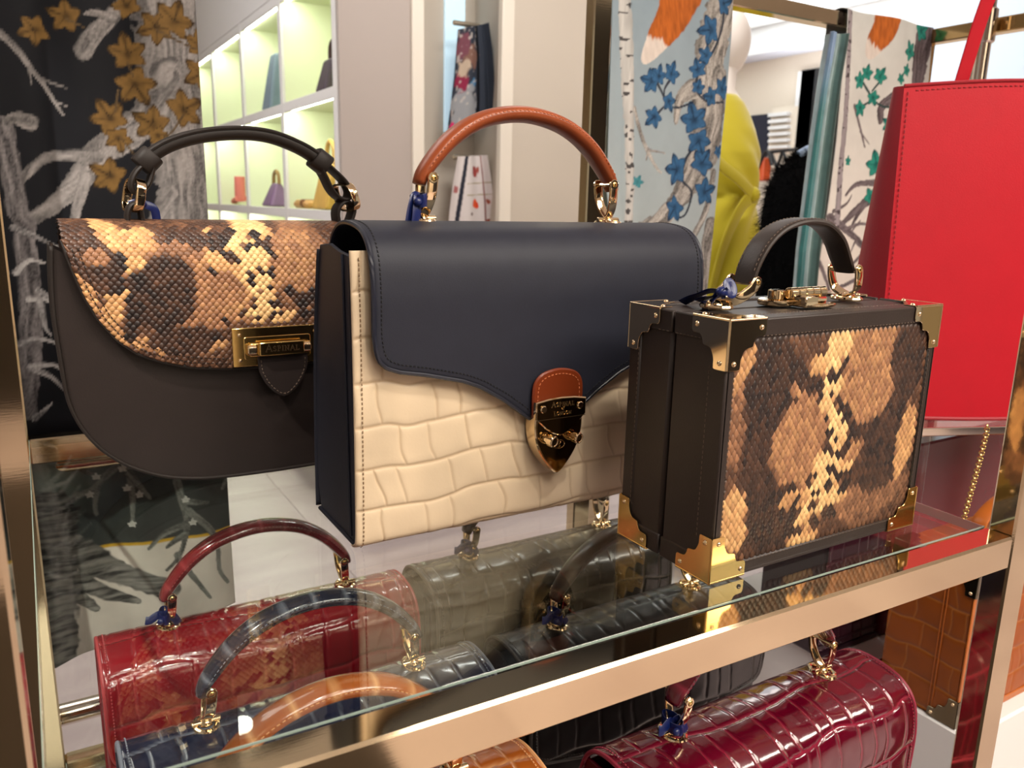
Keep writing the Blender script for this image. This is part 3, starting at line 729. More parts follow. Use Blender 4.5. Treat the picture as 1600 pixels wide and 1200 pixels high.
m = MB(); m.prism(xzs(hp_o, bx0), yF-.0068, yF-.0024, 'xz', .0008); hpl = m.build('hinge_plate', GOLD, R0)
m = MB(); m.prism(xzs([(a*.95, .089+(b-.089)*.94) for a, b in hp_o], bx0), yF-.0071, yF-.0066, 'xz', .0002); m.build('polished_face', DARKMETAL, hpl)
m = MB(); m.box(bx0-.0225, bx0+.0225, yF-.0074, yF-.0070, .0868, .0872); m.build('hinge_line', ENGRAVE, hpl, smooth=False)
for sx in (-.0172, .0172):
    m = MB(); m.cyl((bx0+sx, yF-.0070, .0955), (bx0+sx, yF-.0084, .0955), .0030, 18, cham=.0006); m.box(bx0+sx-.002, bx0+sx+.002, yF-.0087, yF-.0083, .0951, .0959); m.build('screw', GOLD, hpl)
m = MB(); serif_text(m, 'ASPINAL', bx0+.001, .0962, yF-.0071, .0042); serif_text(m, 'of', bx0+.001, .0935, yF-.0071, .0026); serif_text(m, 'LONDON', bx0+.001, .0893, yF-.0071, .0034)
m.build('engraved_lettering', ENGRAVE2, hpl, smooth=False)
for sx, tl in ((-.0117, -.10), (.0117, -.10)):
    c = np.array([bx0+sx, yF-.0042, .0706]); d = np.array([.28, -1, -.10]); d /= np.linalg.norm(d)
    m = MB(); m.cyl(c-d*.001, c+d*.0035, .0040, 20, cham=.0005); m.cyl(c+d*.003, c+d*.0085, .0047, 20, cham=.0007)
    kb = m.build('turn_knob', GOLD, R0)
    m = MB(); m.torus(c+d*.0086, .0037, .0007, axis=d, n=20, m=6); m.build('knob_rim', GOLD, kb)
    m = MB(); m.cyl(c+d*.0083, c+d*.0087, .0030, 18); m.build('knob_face', DARKMETAL, kb)
m = MB(); m.torus((bx0+.0005, yF-.0046, .0645), .0034, .0004, axis=(0, -1, 0), n=20, m=6, sy=1.5)
m.torus((bx0+.0005, yF-.0046, .0662), .0013, .00035, axis=(0, -1, 0), n=14, m=6); m.sweep(crs([(bx0-.0014, yF-.0046, .0615), (bx0+.0016, yF-.0046, .0632), (bx0-.0008, yF-.0046, .0650)], 5), oval(.0004, .0004, 6), up=(0, 1, 0))
m.build('crest', GOLD, shd)
ribbon_tie(R0, (.345-.0915, .5205+HYC-.002, .2505), .95, ((-.010, -.004, -.020), (-.006, -.008, -.018)))
# ------------------------------------------------------------------ snake scales as real little plates
PAL = {0: rgb3(36, 28, 27), 1: rgb3(86, 58, 43), 2: rgb3(156, 110, 78), 3: rgb3(204, 154, 102), 4: rgb3(240, 200, 138)}
def blobs_m(blobs, Y, ox, oy, zoom):
    """ellipses measured on an enlargement of the photograph -> ellipses in metres on the leather (x, z)"""
    out = []
    for (x, y, rx, ry, a, tn, st) in blobs:
        u, v = ox+x/zoom, oy+y/zoom; p = ony(u, v, Y); kx = abs(ony(u+5, v, Y)[0]-p[0])/5/zoom; kz = abs(ony(u, v+5, Y)[2]-p[2])/5/zoom
        k = .86 if tn < .3 and max(rx, ry)/zoom < 16 else 1.0; out.append((p[0], p[2], rx*kx*k, ry*kz*k, -a, tn, st))
    return out
def tone_at(x, z, blobs, seed, base=1.0, w=.0045):
    """pattern of the skin: soft ellipses painted in order; each (x, z, rx, rz, angle, tone, strength)"""
    t = np.full(np.shape(x), base, float)
    wx = x+w*(vnoise(x/.008, z/.008, seed)-.5)*2; wy = z+w*(vnoise(x/.008, z/.008, seed+7)-.5)*2
    for (cx, cz, rx, rz, a, tn, st) in blobs:
        c, s = math.cos(math.radians(a)), math.sin(math.radians(a)); u = (wx-cx)*c+(wy-cz)*s; v = -(wx-cx)*s+(wy-cz)*c
        d = (u/rx)**2+(v/rz)**2; q = np.clip((1.15-d)/.3, 0, 1)*st
        t = t*(1-q)+tn*q
    return t
def scales(mb, pts, frame, sx, sz, tone, seed, shape='hex', hgt=.0011, lim=None):
    """pts: (n,2) lattice in sheet coordinates; frame(p,q)-> point, normal, right, up"""
    n = len(pts)
    P, N, Rt, Up = frame(pts)
    h1 = hash2(np.arange(n), np.arange(n)*0, seed); h2 = hash2(np.arange(n), np.arange(n)*0+3, seed)
    t = np.clip(tone+(h1-.5)*.7, 0, 4)
    i0 = np.floor(t).astype(int).clip(0, 3); f = (t-i0)[:, None]
    pal = np.array([PAL[i] for i in range(5)]); base = pal[i0]*(1-f)+pal[i0+1]*f
    base *= (.82+.36*h2)[:, None]
    if shape == 'hex': ring = [(math.cos(a), math.sin(a)) for a in np.radians([0, 60, 120, 180, 240, 300])]
    else: ring = [(0, 1.1), (-.68, .66), (-.98, 0), (-.72, -.72), (0, -1.02), (.72, -.72), (.98, 0), (.68, .66)]
    ring = np.array(ring); k = len(ring)
    V = np.zeros((n, 2*k+1, 3)); C = np.zeros((n, 2*k+1, 4)); C[..., 3] = 1
    net = np.where((tone < .8)[:, None], pal[1]*.72, np.where((tone > 2.7)[:, None], base*.62, base*.32))
    for j, (a, b) in enumerate(ring):
        V[:, j] = P+Rt*(a*sx*.5)+Up*(b*sz*.5); C[:, j, :3] = net
        V[:, k+j] = P+Rt*(a*sx*.42)+Up*(b*sz*.42)+N*hgt*.8; C[:, k+j, :3] = base*.92
    V[:, 2*k] = P+N*hgt-Up*(sz*.08 if shape != 'hex' else 0)[..., None] if np.ndim(sz) else P+N*hgt; C[:, 2*k, :3] = np.clip(base*1.1, 0, 1)
    if lim is not None:                                  # plates are trimmed at the cut edge of the skin
        for j in range(2*k):
            a, b = ring[j % k]; r = .5 if j < k else .42
            ov = np.maximum(0, (pts[:, 1]-b*np.ravel(sz)*r)-lim(pts[:, 0]+a*sx*r)); V[:, j] += Up*ov[:, None]
        ov = np.maximum(0, pts[:, 1]-lim(pts[:, 0])); V[:, 2*k] += Up*ov[:, None]
    F = []
    for j in range(k):
        q = (j+1) % k; F += [(j, q, k+q), (j, k+q, k+j), (k+j, k+q, 2*k)]
    F = np.array(F); A = (np.arange(n)*(2*k+1))[:, None, None]+F[None]
    mb.add(V.reshape(-1, 3), A.reshape(-1, 3), C.reshape(-1, 4))
def lattice(x0, x1, z0, z1, px, pz, seed, jit=.12):
    out = []; j = 0; z = z0
    while z < z1:
        x = x0+(px/2 if j % 2 else 0)
        while x < x1: out.append((x, z)); x += px
        z += pz; j += 1
    A = np.array(out); n = len(A)
    A[:, 0] += (hash2(np.arange(n), np.arange(n)*0+1, seed)-.5)*px*jit; A[:, 1] += (hash2(np.arange(n), np.arange(n)*0+2, seed)-.5)*pz*jit
    return A

# ------------------------------------------------------------------ small trunk case with brass corners
CX0, CX1, CY0, CY1, CZ = .3752, .5997, .3598, .4572, .1806
case = thing('trunk_case', 'small dark brown trunk case with brass corners and a snakeskin front panel', 'case', ((CX0+CX1)/2, CY0, .0006))
zb = .0009; ymid = .412
m = MB(); m.box(CX0+.0012, CX1-.0012, ymid+.0006, CY1, zb+.001, CZ-.0012, .0025); m.build('base_shell', BROWN, case)
m = MB(); m.box(CX0+.0012, CX1-.0012, CY0+.0022, ymid-.0006, zb+.001, CZ-.0012, .0025); m.build('lid_shell', BROWN, case)
# bands of leather wrapped along the edges
m = MB()
for (a, b) in ((CY0, CY0+.0165), (CY1-.0125, CY1)):
    for (xa, xb) in ((CX0, CX0+.004), (CX1-.004, CX1)): m.box(xa, xb, a, b, zb, CZ, .0011)
    m.box(CX0+.0005, CX1-.0005, a, b, CZ-.004, CZ+.0002, .0011); m.box(CX0+.0005, CX1-.0005, a, b, zb, zb+.004, .0011)
for (xa, xb) in ((CX0, CX0+.004), (CX1-.004, CX1)):
    for (za, zc) in ((zb, zb+.0155), (CZ-.0155, CZ)):
        m.box(xa+.0002, xb-.0002, CY0+.001, ymid-.001, za, zc, .0009); m.box(xa+.0002, xb-.0002, ymid+.001, CY1-.001, za, zc, .0009)
bands = m.build('edge_band', BROWN, case)
m = MB(); fw_ = .0085
m.box(CX0+.0005, CX0+fw_, CY0, CY0+.004, zb, CZ, .0014); m.box(CX1-fw_, CX1-.0005, CY0, CY0+.004, zb, CZ, .0014)
m.box(CX0+.001, CX1-.001, CY0+.0001, CY0+.004, CZ-.0125, CZ, .0014); m.box(CX0+.001, CX1-.001, CY0+.0001, CY0+.004, zb, zb+.0105, .0014)
m.build('front_rim', BROWN, case)
m = MB(); nY = np.array([0, -1.0, 0]); nX = np.array([-1.0, 0, 0]); nZ = np.array([0, 0, 1.0])
def line(a, b, n=30): return np.linspace(a, b, n)
for (a, b, nn) in (((CX0+.0075, CY0-.0001, .03), (CX0+.0075, CY0-.0001, CZ-.03), nY), ((CX1-.0075, CY0-.0001, .03), (CX1-.0075, CY0-.0001, CZ-.03), nY),
                   ((CX0+.03, CY0, CZ-.0115), (CX1-.03, CY0, CZ-.0115), nY), ((CX0+.03, CY0, zb+.0095), (CX1-.03, CY0, zb+.0095), nY),
                   ((CX0-.0001, CY0+.0148, .03), (CX0-.0001, CY0+.0148, CZ-.03), nX), ((CX0-.0001, CY1-.011, .03), (CX0-.0001, CY1-.011, CZ-.03), nX),
                   ((CX0+.03, CY0+.0148, CZ+.0002), (CX1-.03, CY0+.0148, CZ+.0002), nZ), ((CX0-.0001, CY0+.02, CZ-.0145), (CX0-.0001, ymid-.003, CZ-.0145), nX),
                   ((CX0-.0001, ymid+.003, CZ-.0145), (CX0-.0001, CY1-.03, CZ-.0145), nX), ((CX0+.03, CY1-.011, CZ+.0002), (CX1-.03, CY1-.011, CZ+.0002), nZ)):
    P = line(a, b); dashes(m, P, np.tile(nn, (30, 1)), .0036, .0022, .0006, .0003)
m.build('stitching', BROWN_THREAD, bands, kind='stuff')
# snakeskin panel let into the front
m = MB(); m.box(CX0+fw_-.001, CX1-fw_+.001, CY0+.0016, CY0+.0030, zb+.0095, CZ-.0115); pan = m.build('front_panel', SKINBASE, case, label='tan and black snakeskin panel')
# pattern picture: measured in a 1084x1200 enlargement of the case, origin (940,320), 1.936 x
BL2 = [(700, 700, 420, 420, 0, 1.0, 1), (640, 730, 125, 170, 20, 2.1, 1), (820, 480, 95, 165, -15, 2.2, 1), (570, 560, 60, 90, 30, 2.0, .8),
       (500, 600, 75, 190, -12, .2, 1), (540, 470, 110, 55, 35, .35, 1), (470, 850, 55, 200, 0, .3, 1), (540, 960, 90, 110, -20, .3, 1), (500, 740, 40, 60, 0, 1.2, .8),
       (880, 720, 80, 130, 12, .2, 1), (925, 470, 48, 140, 0, .35, 1), (830, 640, 70, 60, -20, .4, .9), (800, 880, 90, 85, 0, 1.9, .8), (850, 900, 80, 60, 0, .9, .7), (790, 800, 60, 50, 0, .5, .7),
       (640, 540, 45, 40, 0, .4, .8),
       (435, 545, 34, 125, 0, 2.7, 1), (402, 690, 26, 120, 0, 1.7, 1), (398, 955, 38, 105, -8, 3.0, 1), (915, 715, 27, 105, 8, 2.9, 1), (905, 850, 25, 60, 10, 1.3, .8),
       (720, 410, 36, 80, 0, 3.8, 1), (695, 545, 34, 95, 12, 3.7, 1), (712, 660, 32, 70, -15, 3.5, 1), (680, 790, 40, 90, 15, 3.6, 1), (640, 900, 38, 110, 18, 3.6, 1), (605, 1000, 44, 60, 10, 3.2, 1),
       (655, 640, 16, 80, 8, .3, .9), (755, 560, 16, 60, 0, .4, .8), (720, 480, 24, 16, 30, .1, .9), (672, 600, 22, 18, 0, .1, .9), (735, 640, 22, 40, 0, .2, .9), (690, 720, 34, 20, 0, .1, .9),
       (715, 810, 24, 24, 0, .1, .9), (640, 840, 26, 16, 20, .1, .9), (600, 890, 26, 18, 0, .1, .9), (690, 930, 22, 18, 0, .1, .9), (640, 955, 18, 30, 0, .1, .9), (585, 985, 24, 20, 0, .1, .9), (560, 590, 18, 18, 0, .1, .8), (700, 870, 20, 14, 0, .1, .8)]
BL2B = [(330, 650, 210, 310, 8, 2.1, 1), (345, 260, 60, 110, 0, 2.3, 1), (880, 260, 190, 230, 0, 2.2, 1), (790, 720, 90, 90, 0, 2.3, 1), (900, 1080, 200, 120, 0, 1.6, 1), (60, 330, 150, 330, -8, .2, 1), (170, 180, 120, 160, -25, .3, 1), (20, 800, 90, 300, 0, .5, 1),
        (950, 700, 130, 170, 0, .3, 1), (1050, 470, 70, 190, 0, .5, 1), (950, 930, 140, 90, 0, .5, 1), (1150, 650, 40, 310, 4, 2.8, 1),
        (590, 30, 70, 90, 0, 3.8, 1), (590, 220, 70, 110, 0, 3.9, 1), (570, 360, 70, 90, 0, 3.6, 1), (640, 500, 65, 110, 0, 3.9, 1), (640, 630, 80, 70, 0, 3.6, 1), (550, 790, 80, 70, 0, 3.8, 1), (520, 930, 80, 100, 0, 3.8, 1), (560, 1080, 130, 90, 0, 3.7, 1), (700, 850, 60, 40, 0, 3.5, .9), (480, 60, 60, 70, 0, 3.0, 1), (300, 1100, 110, 60, 0, 2.7, 1),
        (605, 150, 45, 55, 0, .1, 1), (505, 205, 30, 35, 0, .1, 1), (450, 250, 40, 30, 0, .1, 1), (505, 300, 33, 48, 0, .1, 1), (588, 305, 25, 25, 0, .2, 1), (645, 330, 45, 36, 0, .1, 1), (675, 380, 40, 38, 0, .1, 1), (710, 450, 50, 55, 0, .1, 1), (762, 510, 26, 60, 0, .1, 1), (545, 490, 30, 42, 0, .1, 1), (562, 585, 45, 40, 0, .1, 1), (752, 590, 30, 50, 0, .1, 1), (710, 680, 26, 75, 40, .1, 1), (618, 640, 28, 36, 0, .1, 1), (560, 715, 60, 36, 0, .1, 1), (640, 745, 55, 36, 0, .1, 1),
        (600, 872, 48, 36, 0, .1, 1), (650, 930, 40, 38, 0, .1, 1), (702, 982, 40, 38, 0, .1, 1), (662, 1042, 34, 34, 0, .1, 1), (560, 975, 28, 55, 0, .1, 1), (480, 1040, 45, 36, 0, .1, 1), (440, 1140, 45, 50, 0, .1, 1), (325, 1105, 65, 26, -35, .1, 1), (450, 915, 38, 36, 0, .1, 1), (720, 900, 30, 24, 0, .1, 1), (800, 970, 48, 18, -40, .1, 1), (660, 80, 26, 60, 0, .15, 1), (690, 25, 30, 36, 0, .1, 1), (295, 325, 25, 25, 0, .1, 1), (380, 180, 60, 90, -20, .2, .9)]
LA = lattice(CX0+fw_+.0012, CX1-fw_-.0005, zb+.0125, CZ-.0135, .0053, .0035, 5)
PP = np.stack([LA[:, 0], np.full(len(LA), CY0+.0016), LA[:, 1]], 1)
tn = tone_at(LA[:, 0], LA[:, 1], blobs_m(BL2, CY0+.0016, 940, 320, 1.936)+blobs_m(BL2B, CY0+.0016, 1180, 560, 5.0), 31, w=.0022)
m = MB(); sz = .0066*(.9+.25*hash2(np.arange(len(LA)), np.arange(len(LA))*0, 4))[:, None]
scales(m, LA, lambda p: (PP, np.tile(nY, (len(p), 1)), np.tile(np.array([1.0, 0, 0]), (len(p), 1)), np.tile(np.array([0, 0, 1.0]), (len(p), 1))), .0055, .0074, tn, 8, 'drop', .0007)
m.build('snake_scale', SKIN, pan, angle=180, kind='stuff')
# brass corners: three stepped plates meeting at each corner
STEP = crs([(0.0330, 0.0005), (.0330, .0085), (.0318, .0112), (.0285, .0116), (.0248, .0122), (.0228, .0150), (.0218, .0182), (.0185, .0190), (.0150, .0200), (.0128, .0232), (.0116, .0268), (.0114, .0312), (.0100, .0330), (.0005, .0330)], 3)
STEP = np.vstack([STEP, [(0, .032), (0, 0), (.032, 0)]])
for ix, X in enumerate((CX0, CX1)):
    for iy, Y in enumerate((CY0, CY1)):
        for iz, Z in enumerate((zb, CZ)):
            dx, dy, dz = (1 if ix == 0 else -1), (1 if iy == 0 else -1), (1 if iz == 0 else -1)
            ex, ey, ez = X-dx*.0005, Y-dy*.0005, Z-dz*.0005
            if iz == 0: ez = Z-.0002
            m = MB(); rv = MB(); th = .0011
            m.prism([(ex+dx*a, ez+dz*b) for a, b in STEP], min(ey, ey-dy*th*.2)-(th*.4 if dy > 0 else 0), max(ey, ey-dy*th*.2)+(th*.4 if dy < 0 else 0), 'xz', .0002)
            m.prism([(ey+dy*a, ez+dz*b) for a, b in STEP], min(ex, ex-dx*th*.2)-(th*.4 if dx > 0 else 0), max(ex, ex-dx*th*.2)+(th*.4 if dx < 0 else 0), 'yz', .0002)
            if iz == 1: m.prism([(ex+dx*a, ey+dy*b) for a, b in STEP], ez-.0001, ez+th*.6, 'xy', .0002)
            else: m.prism([(ex+dx*a, ey+dy*b) for a, b in STEP], ez-.0003, ez+.0002, 'xy', 0)
            # rounded ridge where the plates fold
            for p in ((1, 0, 0), (0, 1, 0), (0, 0, 1)):
                a = np.array([ex, ey, ez]); b = a+np.array([dx*p[0], dy*p[1], dz*p[2]])*.0325
                if iz == 0 and p[2] == 0: a = a+np.array([0, 0, .0007]); b = b+np.array([0, 0, .0007])
                m.cyl(a, b, .0009, 10)
            cc = m.build('corner_plate', GOLD_Y if iz == 0 else GOLD, case)
            for (a, b) in ((.0285, .0058), (.0058, .0285)):
                rv.dome((ex+dx*a, ey-dy*th*.5, ez+dz*b), (0, -dy, 0), .0019, .0013); rv.dome((ex-dx*th*.5, ey+dy*a, ez+dz*b), (-dx, 0, 0), .0019, .0013)
                if iz == 1: rv.dome((ex+dx*a, ey+dy*b, ez+th*.5), (0, 0, 1), .0019, .0013)
            rv.build_each('rivet', GOLD, cc)
# lock and handle on top
zt = CZ+.0004
hL, hR = onz(1130, 478, zt), onz(1335, 466, zt); yh = .409
cxh = .4885; hl, hr = .4185, .5480
def px_path(pts, Y): return np.array([ony(a, b, Y) for a, b in pts])
hp = resample(crs(px_path([(1162, 443), (1172, 412), (1190, 380), (1215, 357), (1248, 346), (1280, 350), (1302, 372), (1313, 402), (1320, 424)], yh), 8), 70)
pr = oval(.0105, .0026, 16, 3.0)
m = MB(); m.sweep(hp, pr, up=np.cross(np.gradient(hp, axis=0), np.array([0, -1.0, 0])), scale=1-.12*np.abs(np.linspace(-1, 1, 70))**6)
hnd = m.build('handle', BROWN, case)
m = MB()
for o in (-.0082, .0082):
    T = np.gradient(hp, axis=0); T /= np.linalg.norm(T, axis=1)[:, None]; Nn = np.cross(T, np.array([0, -1.0, 0])); Nn *= np.sign(Nn[35, 2])
    dashes(m, (hp+Nn*.0023+np.array([0, o, 0]))[4:-4], Nn[4:-4], .0036, .0022, .0007, .0004)
m.build('stitching', BROWN_THREAD, hnd, kind='stuff')
for sd, foot, end in ((-1, np.array([.4115, yh, zt]), hp[0]), (1, np.array([.5520, yh, zt]), hp[-1])):
    m = MB()
    for sy in (-1, 1):
        pth = crs([foot+np.array([0, 0, .004]), foot+(end-foot)*.35+np.array([0, sy*.0095, .001]), foot+(end-foot)*.75+np.array([0, sy*.0122, 0]), end+np.array([0, sy*.0124, .002])], 6)
        m.sweep(pth, oval(.0040, .0012, 16, 5), up=(0, 1, 0)); m.cyl(end+np.array([0, sy*.0112, .002]), end+np.array([0, sy*.0134, .002]), .0042, 16, cham=.0006)
    m.cyl(end+np.array([0, -.0115, .001]), end+np.array([0, .0115, .001]), .0018, 8)
    hm = m.build('handle_mount', GOLD, case)
    m = MB(); m.dome(end+np.array([0, -.0134, .002]), (0, -1, 0), .0025, .0008); m.build('screw', GOLD_Y, hm)
    m = MB(); m.torus(foot+np.array([0, 0, .0016]), .0088, .0018, n=28, sx=1.3, sy=.95); m.cyl(foot+np.array([-.008, 0, .0035]), foot+np.array([.008, 0, .0035]), .0024, 12, cham=.0005); m.dome(foot+np.array([0, 0, .002]), (0, 0, 1), .005, .0045)
    m.build('ring_plate', GOLD, case)
lc = np.array([.4835, .401, zt])
m = MB(); m.prism([(lc[0]-.010+a*.0155, lc[1]+.008+b*.0125) for a, b in oval(1, 1, 20, 2.2)], zt, zt+.0042, 'xy', .0008)
m.box(lc[0]-.008, lc[0]+.006, lc[1]-.016, lc[1]+.006, zt, zt+.0085, .001); lk = m.build('lock_base', GOLD, case)
m = MB(); m.cyl((lc[0]-.0145, lc[1]+.006, zt+.004), (lc[0]-.0145, lc[1]+.006, zt+.0115), .0058, 20, cham=.0008); m.build('lock_button', GOLD, case)
m = MB(); m.prism([(lc[0]+.012+a*.0165, lc[1]-.010+b*.0095) for a, b in oval(1, 1, 20, 2.2)], zt, zt+.0022, 'xy', .0006); m.box(lc[0]-.006, lc[0]+.026, lc[1]-.008, lc[1]-.002, zt+.002, zt+.0062, .0012); m.build('hasp', GOLD, case)
for i in range(5):
    m = MB(); a = lc[0]-.009+i*.0078; m.cyl((a, lc[1]-.0005, zt+.0092), (a+.0074, lc[1]-.0005, zt+.0092), .0042, 16, cham=.0006); m.build('hinge_barrel', GOLD, case)
# blue ribbon tied to the left mount
m = MB(); pr = oval(.0040, .0004, 10, 3)
m.sweep(crs([dep(1066, 473, .590), dep(1086, 463, .580), dep(1108, 455, .570), dep(1126, 454, .560), dep(1140, 452, .555)], 6), pr, up=np.array([.2, -.7, .6]))
m.sweep(crs([dep(1097, 479, .572), dep(1104, 478, .566), dep(1114, 470, .560), dep(1126, 460, .556), dep(1138, 452, .554)], 6), pr, up=np.array([.5, -.8, .2]))
m.sweep(crs([dep(1090, 470, .574), dep(1104, 465, .568), dep(1118, 464, .562), dep(1130, 458, .557)], 6), pr, up=np.array([.2, -.8, .5]))
m.ball(dep(1128, 456, .556), (.0048, .0040, .0038), 14, 10)
q = dep(1141, 450, .556); m.sweep(np.array([q+np.array([.0030*math.cos(t), .002*math.sin(t), .0044*math.sin(t)]) for t in np.linspace(0, 2*math.pi, 20, endpoint=False)]), oval(.0028, .0005, 8), up=np.array([.3, .9, -.3]), closed=True)
m.build('ribbon', RIBBON, case)
# ------------------------------------------------------------------ dark brown saddle bag with a snakeskin flap
SX, SY = .183, .722
sad = thing('saddle_bag', 'dark brown rounded saddle bag with snakeskin flap and gold bar clasp', 'handbag', (SX, SY, .0006))
half = [(-.1672, .2085), (-.1695, .180), (-.1702, .150), (-.1685, .115), (-.1665, .086), (-.160, .064), (-.149, .045), (-.136, .031), (-.120, .0195), (-.095, .0085), (-.06, .0022), (0, .0006)]
L_ = crs(half, 5); OUT = np.vstack([L_, (L_*[-1, 1])[::-1][1:]])
def sad_panel(y, bulge, n=40):
    P = np.zeros((len(OUT), n, 3)); c = np.array([0, .12])
    for j, t in enumerate(np.linspace(0, 1, n)):
        q = c+(OUT-c)*(1-t*.999); P[:, j, 0] = SX+q[:, 0]; P[:, j, 2] = q[:, 1]; P[:, j, 1] = y+bulge*(1-(1-t)**2.2)
    return P
m = MB(); m.grid(sad_panel(SY+.0035, -.0045)); m.build('front_panel', BROWN_S, sad, angle=180)
m = MB(); m.grid(sad_panel(SY+.068, .004)); m.build('back_panel', BROWN_S, sad, angle=180)
m = MB(); G = np.stack([np.stack([SX+OUT[:, 0]*(1-.012*math.sin(math.pi*t)), np.full(len(OUT), SY+.0035+t*.0645), OUT[:, 1]+.0016*math.sin(math.pi*t)], 1) for t in np.linspace(0, 1, 12)], 1)
m.grid(G); m.build('side_gusset', BROWN_S, sad, angle=180)
m = MB(); pt = np.stack([SX+OUT[:, 0], np.full(len(OUT), SY+.0032), OUT[:, 1]+.001], 1); m.tube(pt, .0017, 8)
pt2 = pt+np.array([0, .065, 0]); m.tube(pt2, .0017, 8); m.build('piping', BROWN_D, sad, angle=180)
m = MB(); m.box(SX-.150, SX+.150, SY+.008, SY+.062, .19, .2045); m.build('lining', BLACKIN, sad)
SP = [(.0735, .120), (.0735, .17), (.0725, .205), (.066, .2185), (.054, .2250), (.036, .2262), (.018, .2238), (.004, .2165), (-.0035, .203), (-.006, .185), (-.0065, .16), (-.006, .13), (-.0055, .10)]
sfS = Surf(SP, 240, (SX, SY, 0))
HX = [0, .045, .073, .095, .1135, .128, .1402, .149, .1545, .158, .160]
HZ = [.1035, .1042, .1076, .1140, .1223, .1345, .1520, .1720, .1900, .2040, .2135]
hemS = lambda x: float(sfS.s_front(np.interp(abs(x), HX, HZ)))
m = MB(); xs, se = sheet(m, sfS, -.1602, .1602, 0, hemS, .0030, 130, 110); flp = m.build('flap', SKINBASE, sad, angle=180, label='tan and black snakeskin flap')
BL1 = [(600, 350, 900, 500, 0, 1.0, 1), (720, 400, 190, 170, 0, 1.9, 1), (330, 230, 120, 110, 0, .5, 1), (230, 130, 90, 50, 0, .7, 1),
       (1170, 250, 120, 200, 0, 1.9, 1), (400, 150, 150, 42, 38, 3.1, 1), (470, 270, 52, 75, 0, 3.1, 1), (490, 160, 70, 60, 20, 2.9, 1), (300, 220, 60, 40, 0, 2.1, .9),
       (380, 440, 62, 95, 20, 2.9, 1), (255, 370, 26, 150, -25, 2.6, 1), (430, 560, 36, 150, -62, 2.7, 1), (570, 610, 60, 25, 20, 2.5, .8),
       (470, 430, 52, 150, 12, .1, 1), (390, 300, 40, 100, 15, .1, 1), (590, 240, 60, 130, 40, .3, 1), (560, 450, 70, 130, -25, .3, 1), (660, 590, 130, 45, 10, .5, 1), (600, 330, 60, 60, 0, .8, .7),
       (780, 130, 110, 60, -20, .8, .8), (670, 200, 60, 40, 30, 2.0, .8), (800, 250, 60, 60, 0, 2.6, .7),
       (960, 120, 90, 60, 0, 3.6, 1), (930, 210, 70, 90, 0, 3.7, 1), (960, 330, 70, 90, 10, 3.7, 1), (980, 420, 90, 60, 0, 3.3, 1), (900, 400, 60, 80, 0, 2.9, .8), (1010, 200, 60, 80, 0, 3.4, 1),
       (870, 130, 50, 34, -30, .2, .9), (850, 235, 70, 24, 35, .2, .9), (975, 125, 38, 26, 0, .1, .95), (1030, 170, 30, 36, 0, .1, .95), (1000, 290, 68, 30, -10, .1, .95), (960, 320, 22, 26, 0, .1, .9), (965, 430, 26, 36, 0, .1, .95),
       (1058, 440, 34, 34, 0, .1, .95), (1120, 370, 44, 24, 50, .1, .95), (1170, 410, 40, 34, 0, .15, .95), (1225, 400, 30, 40, 0, .2, .9), (1100, 210, 60, 60, 0, 1.6, .6), (800, 560, 40, 40, 0, .4, .8), (760, 600, 30, 20, 0, .4, .8), (860, 480, 40, 26, 0, .5, .7)]
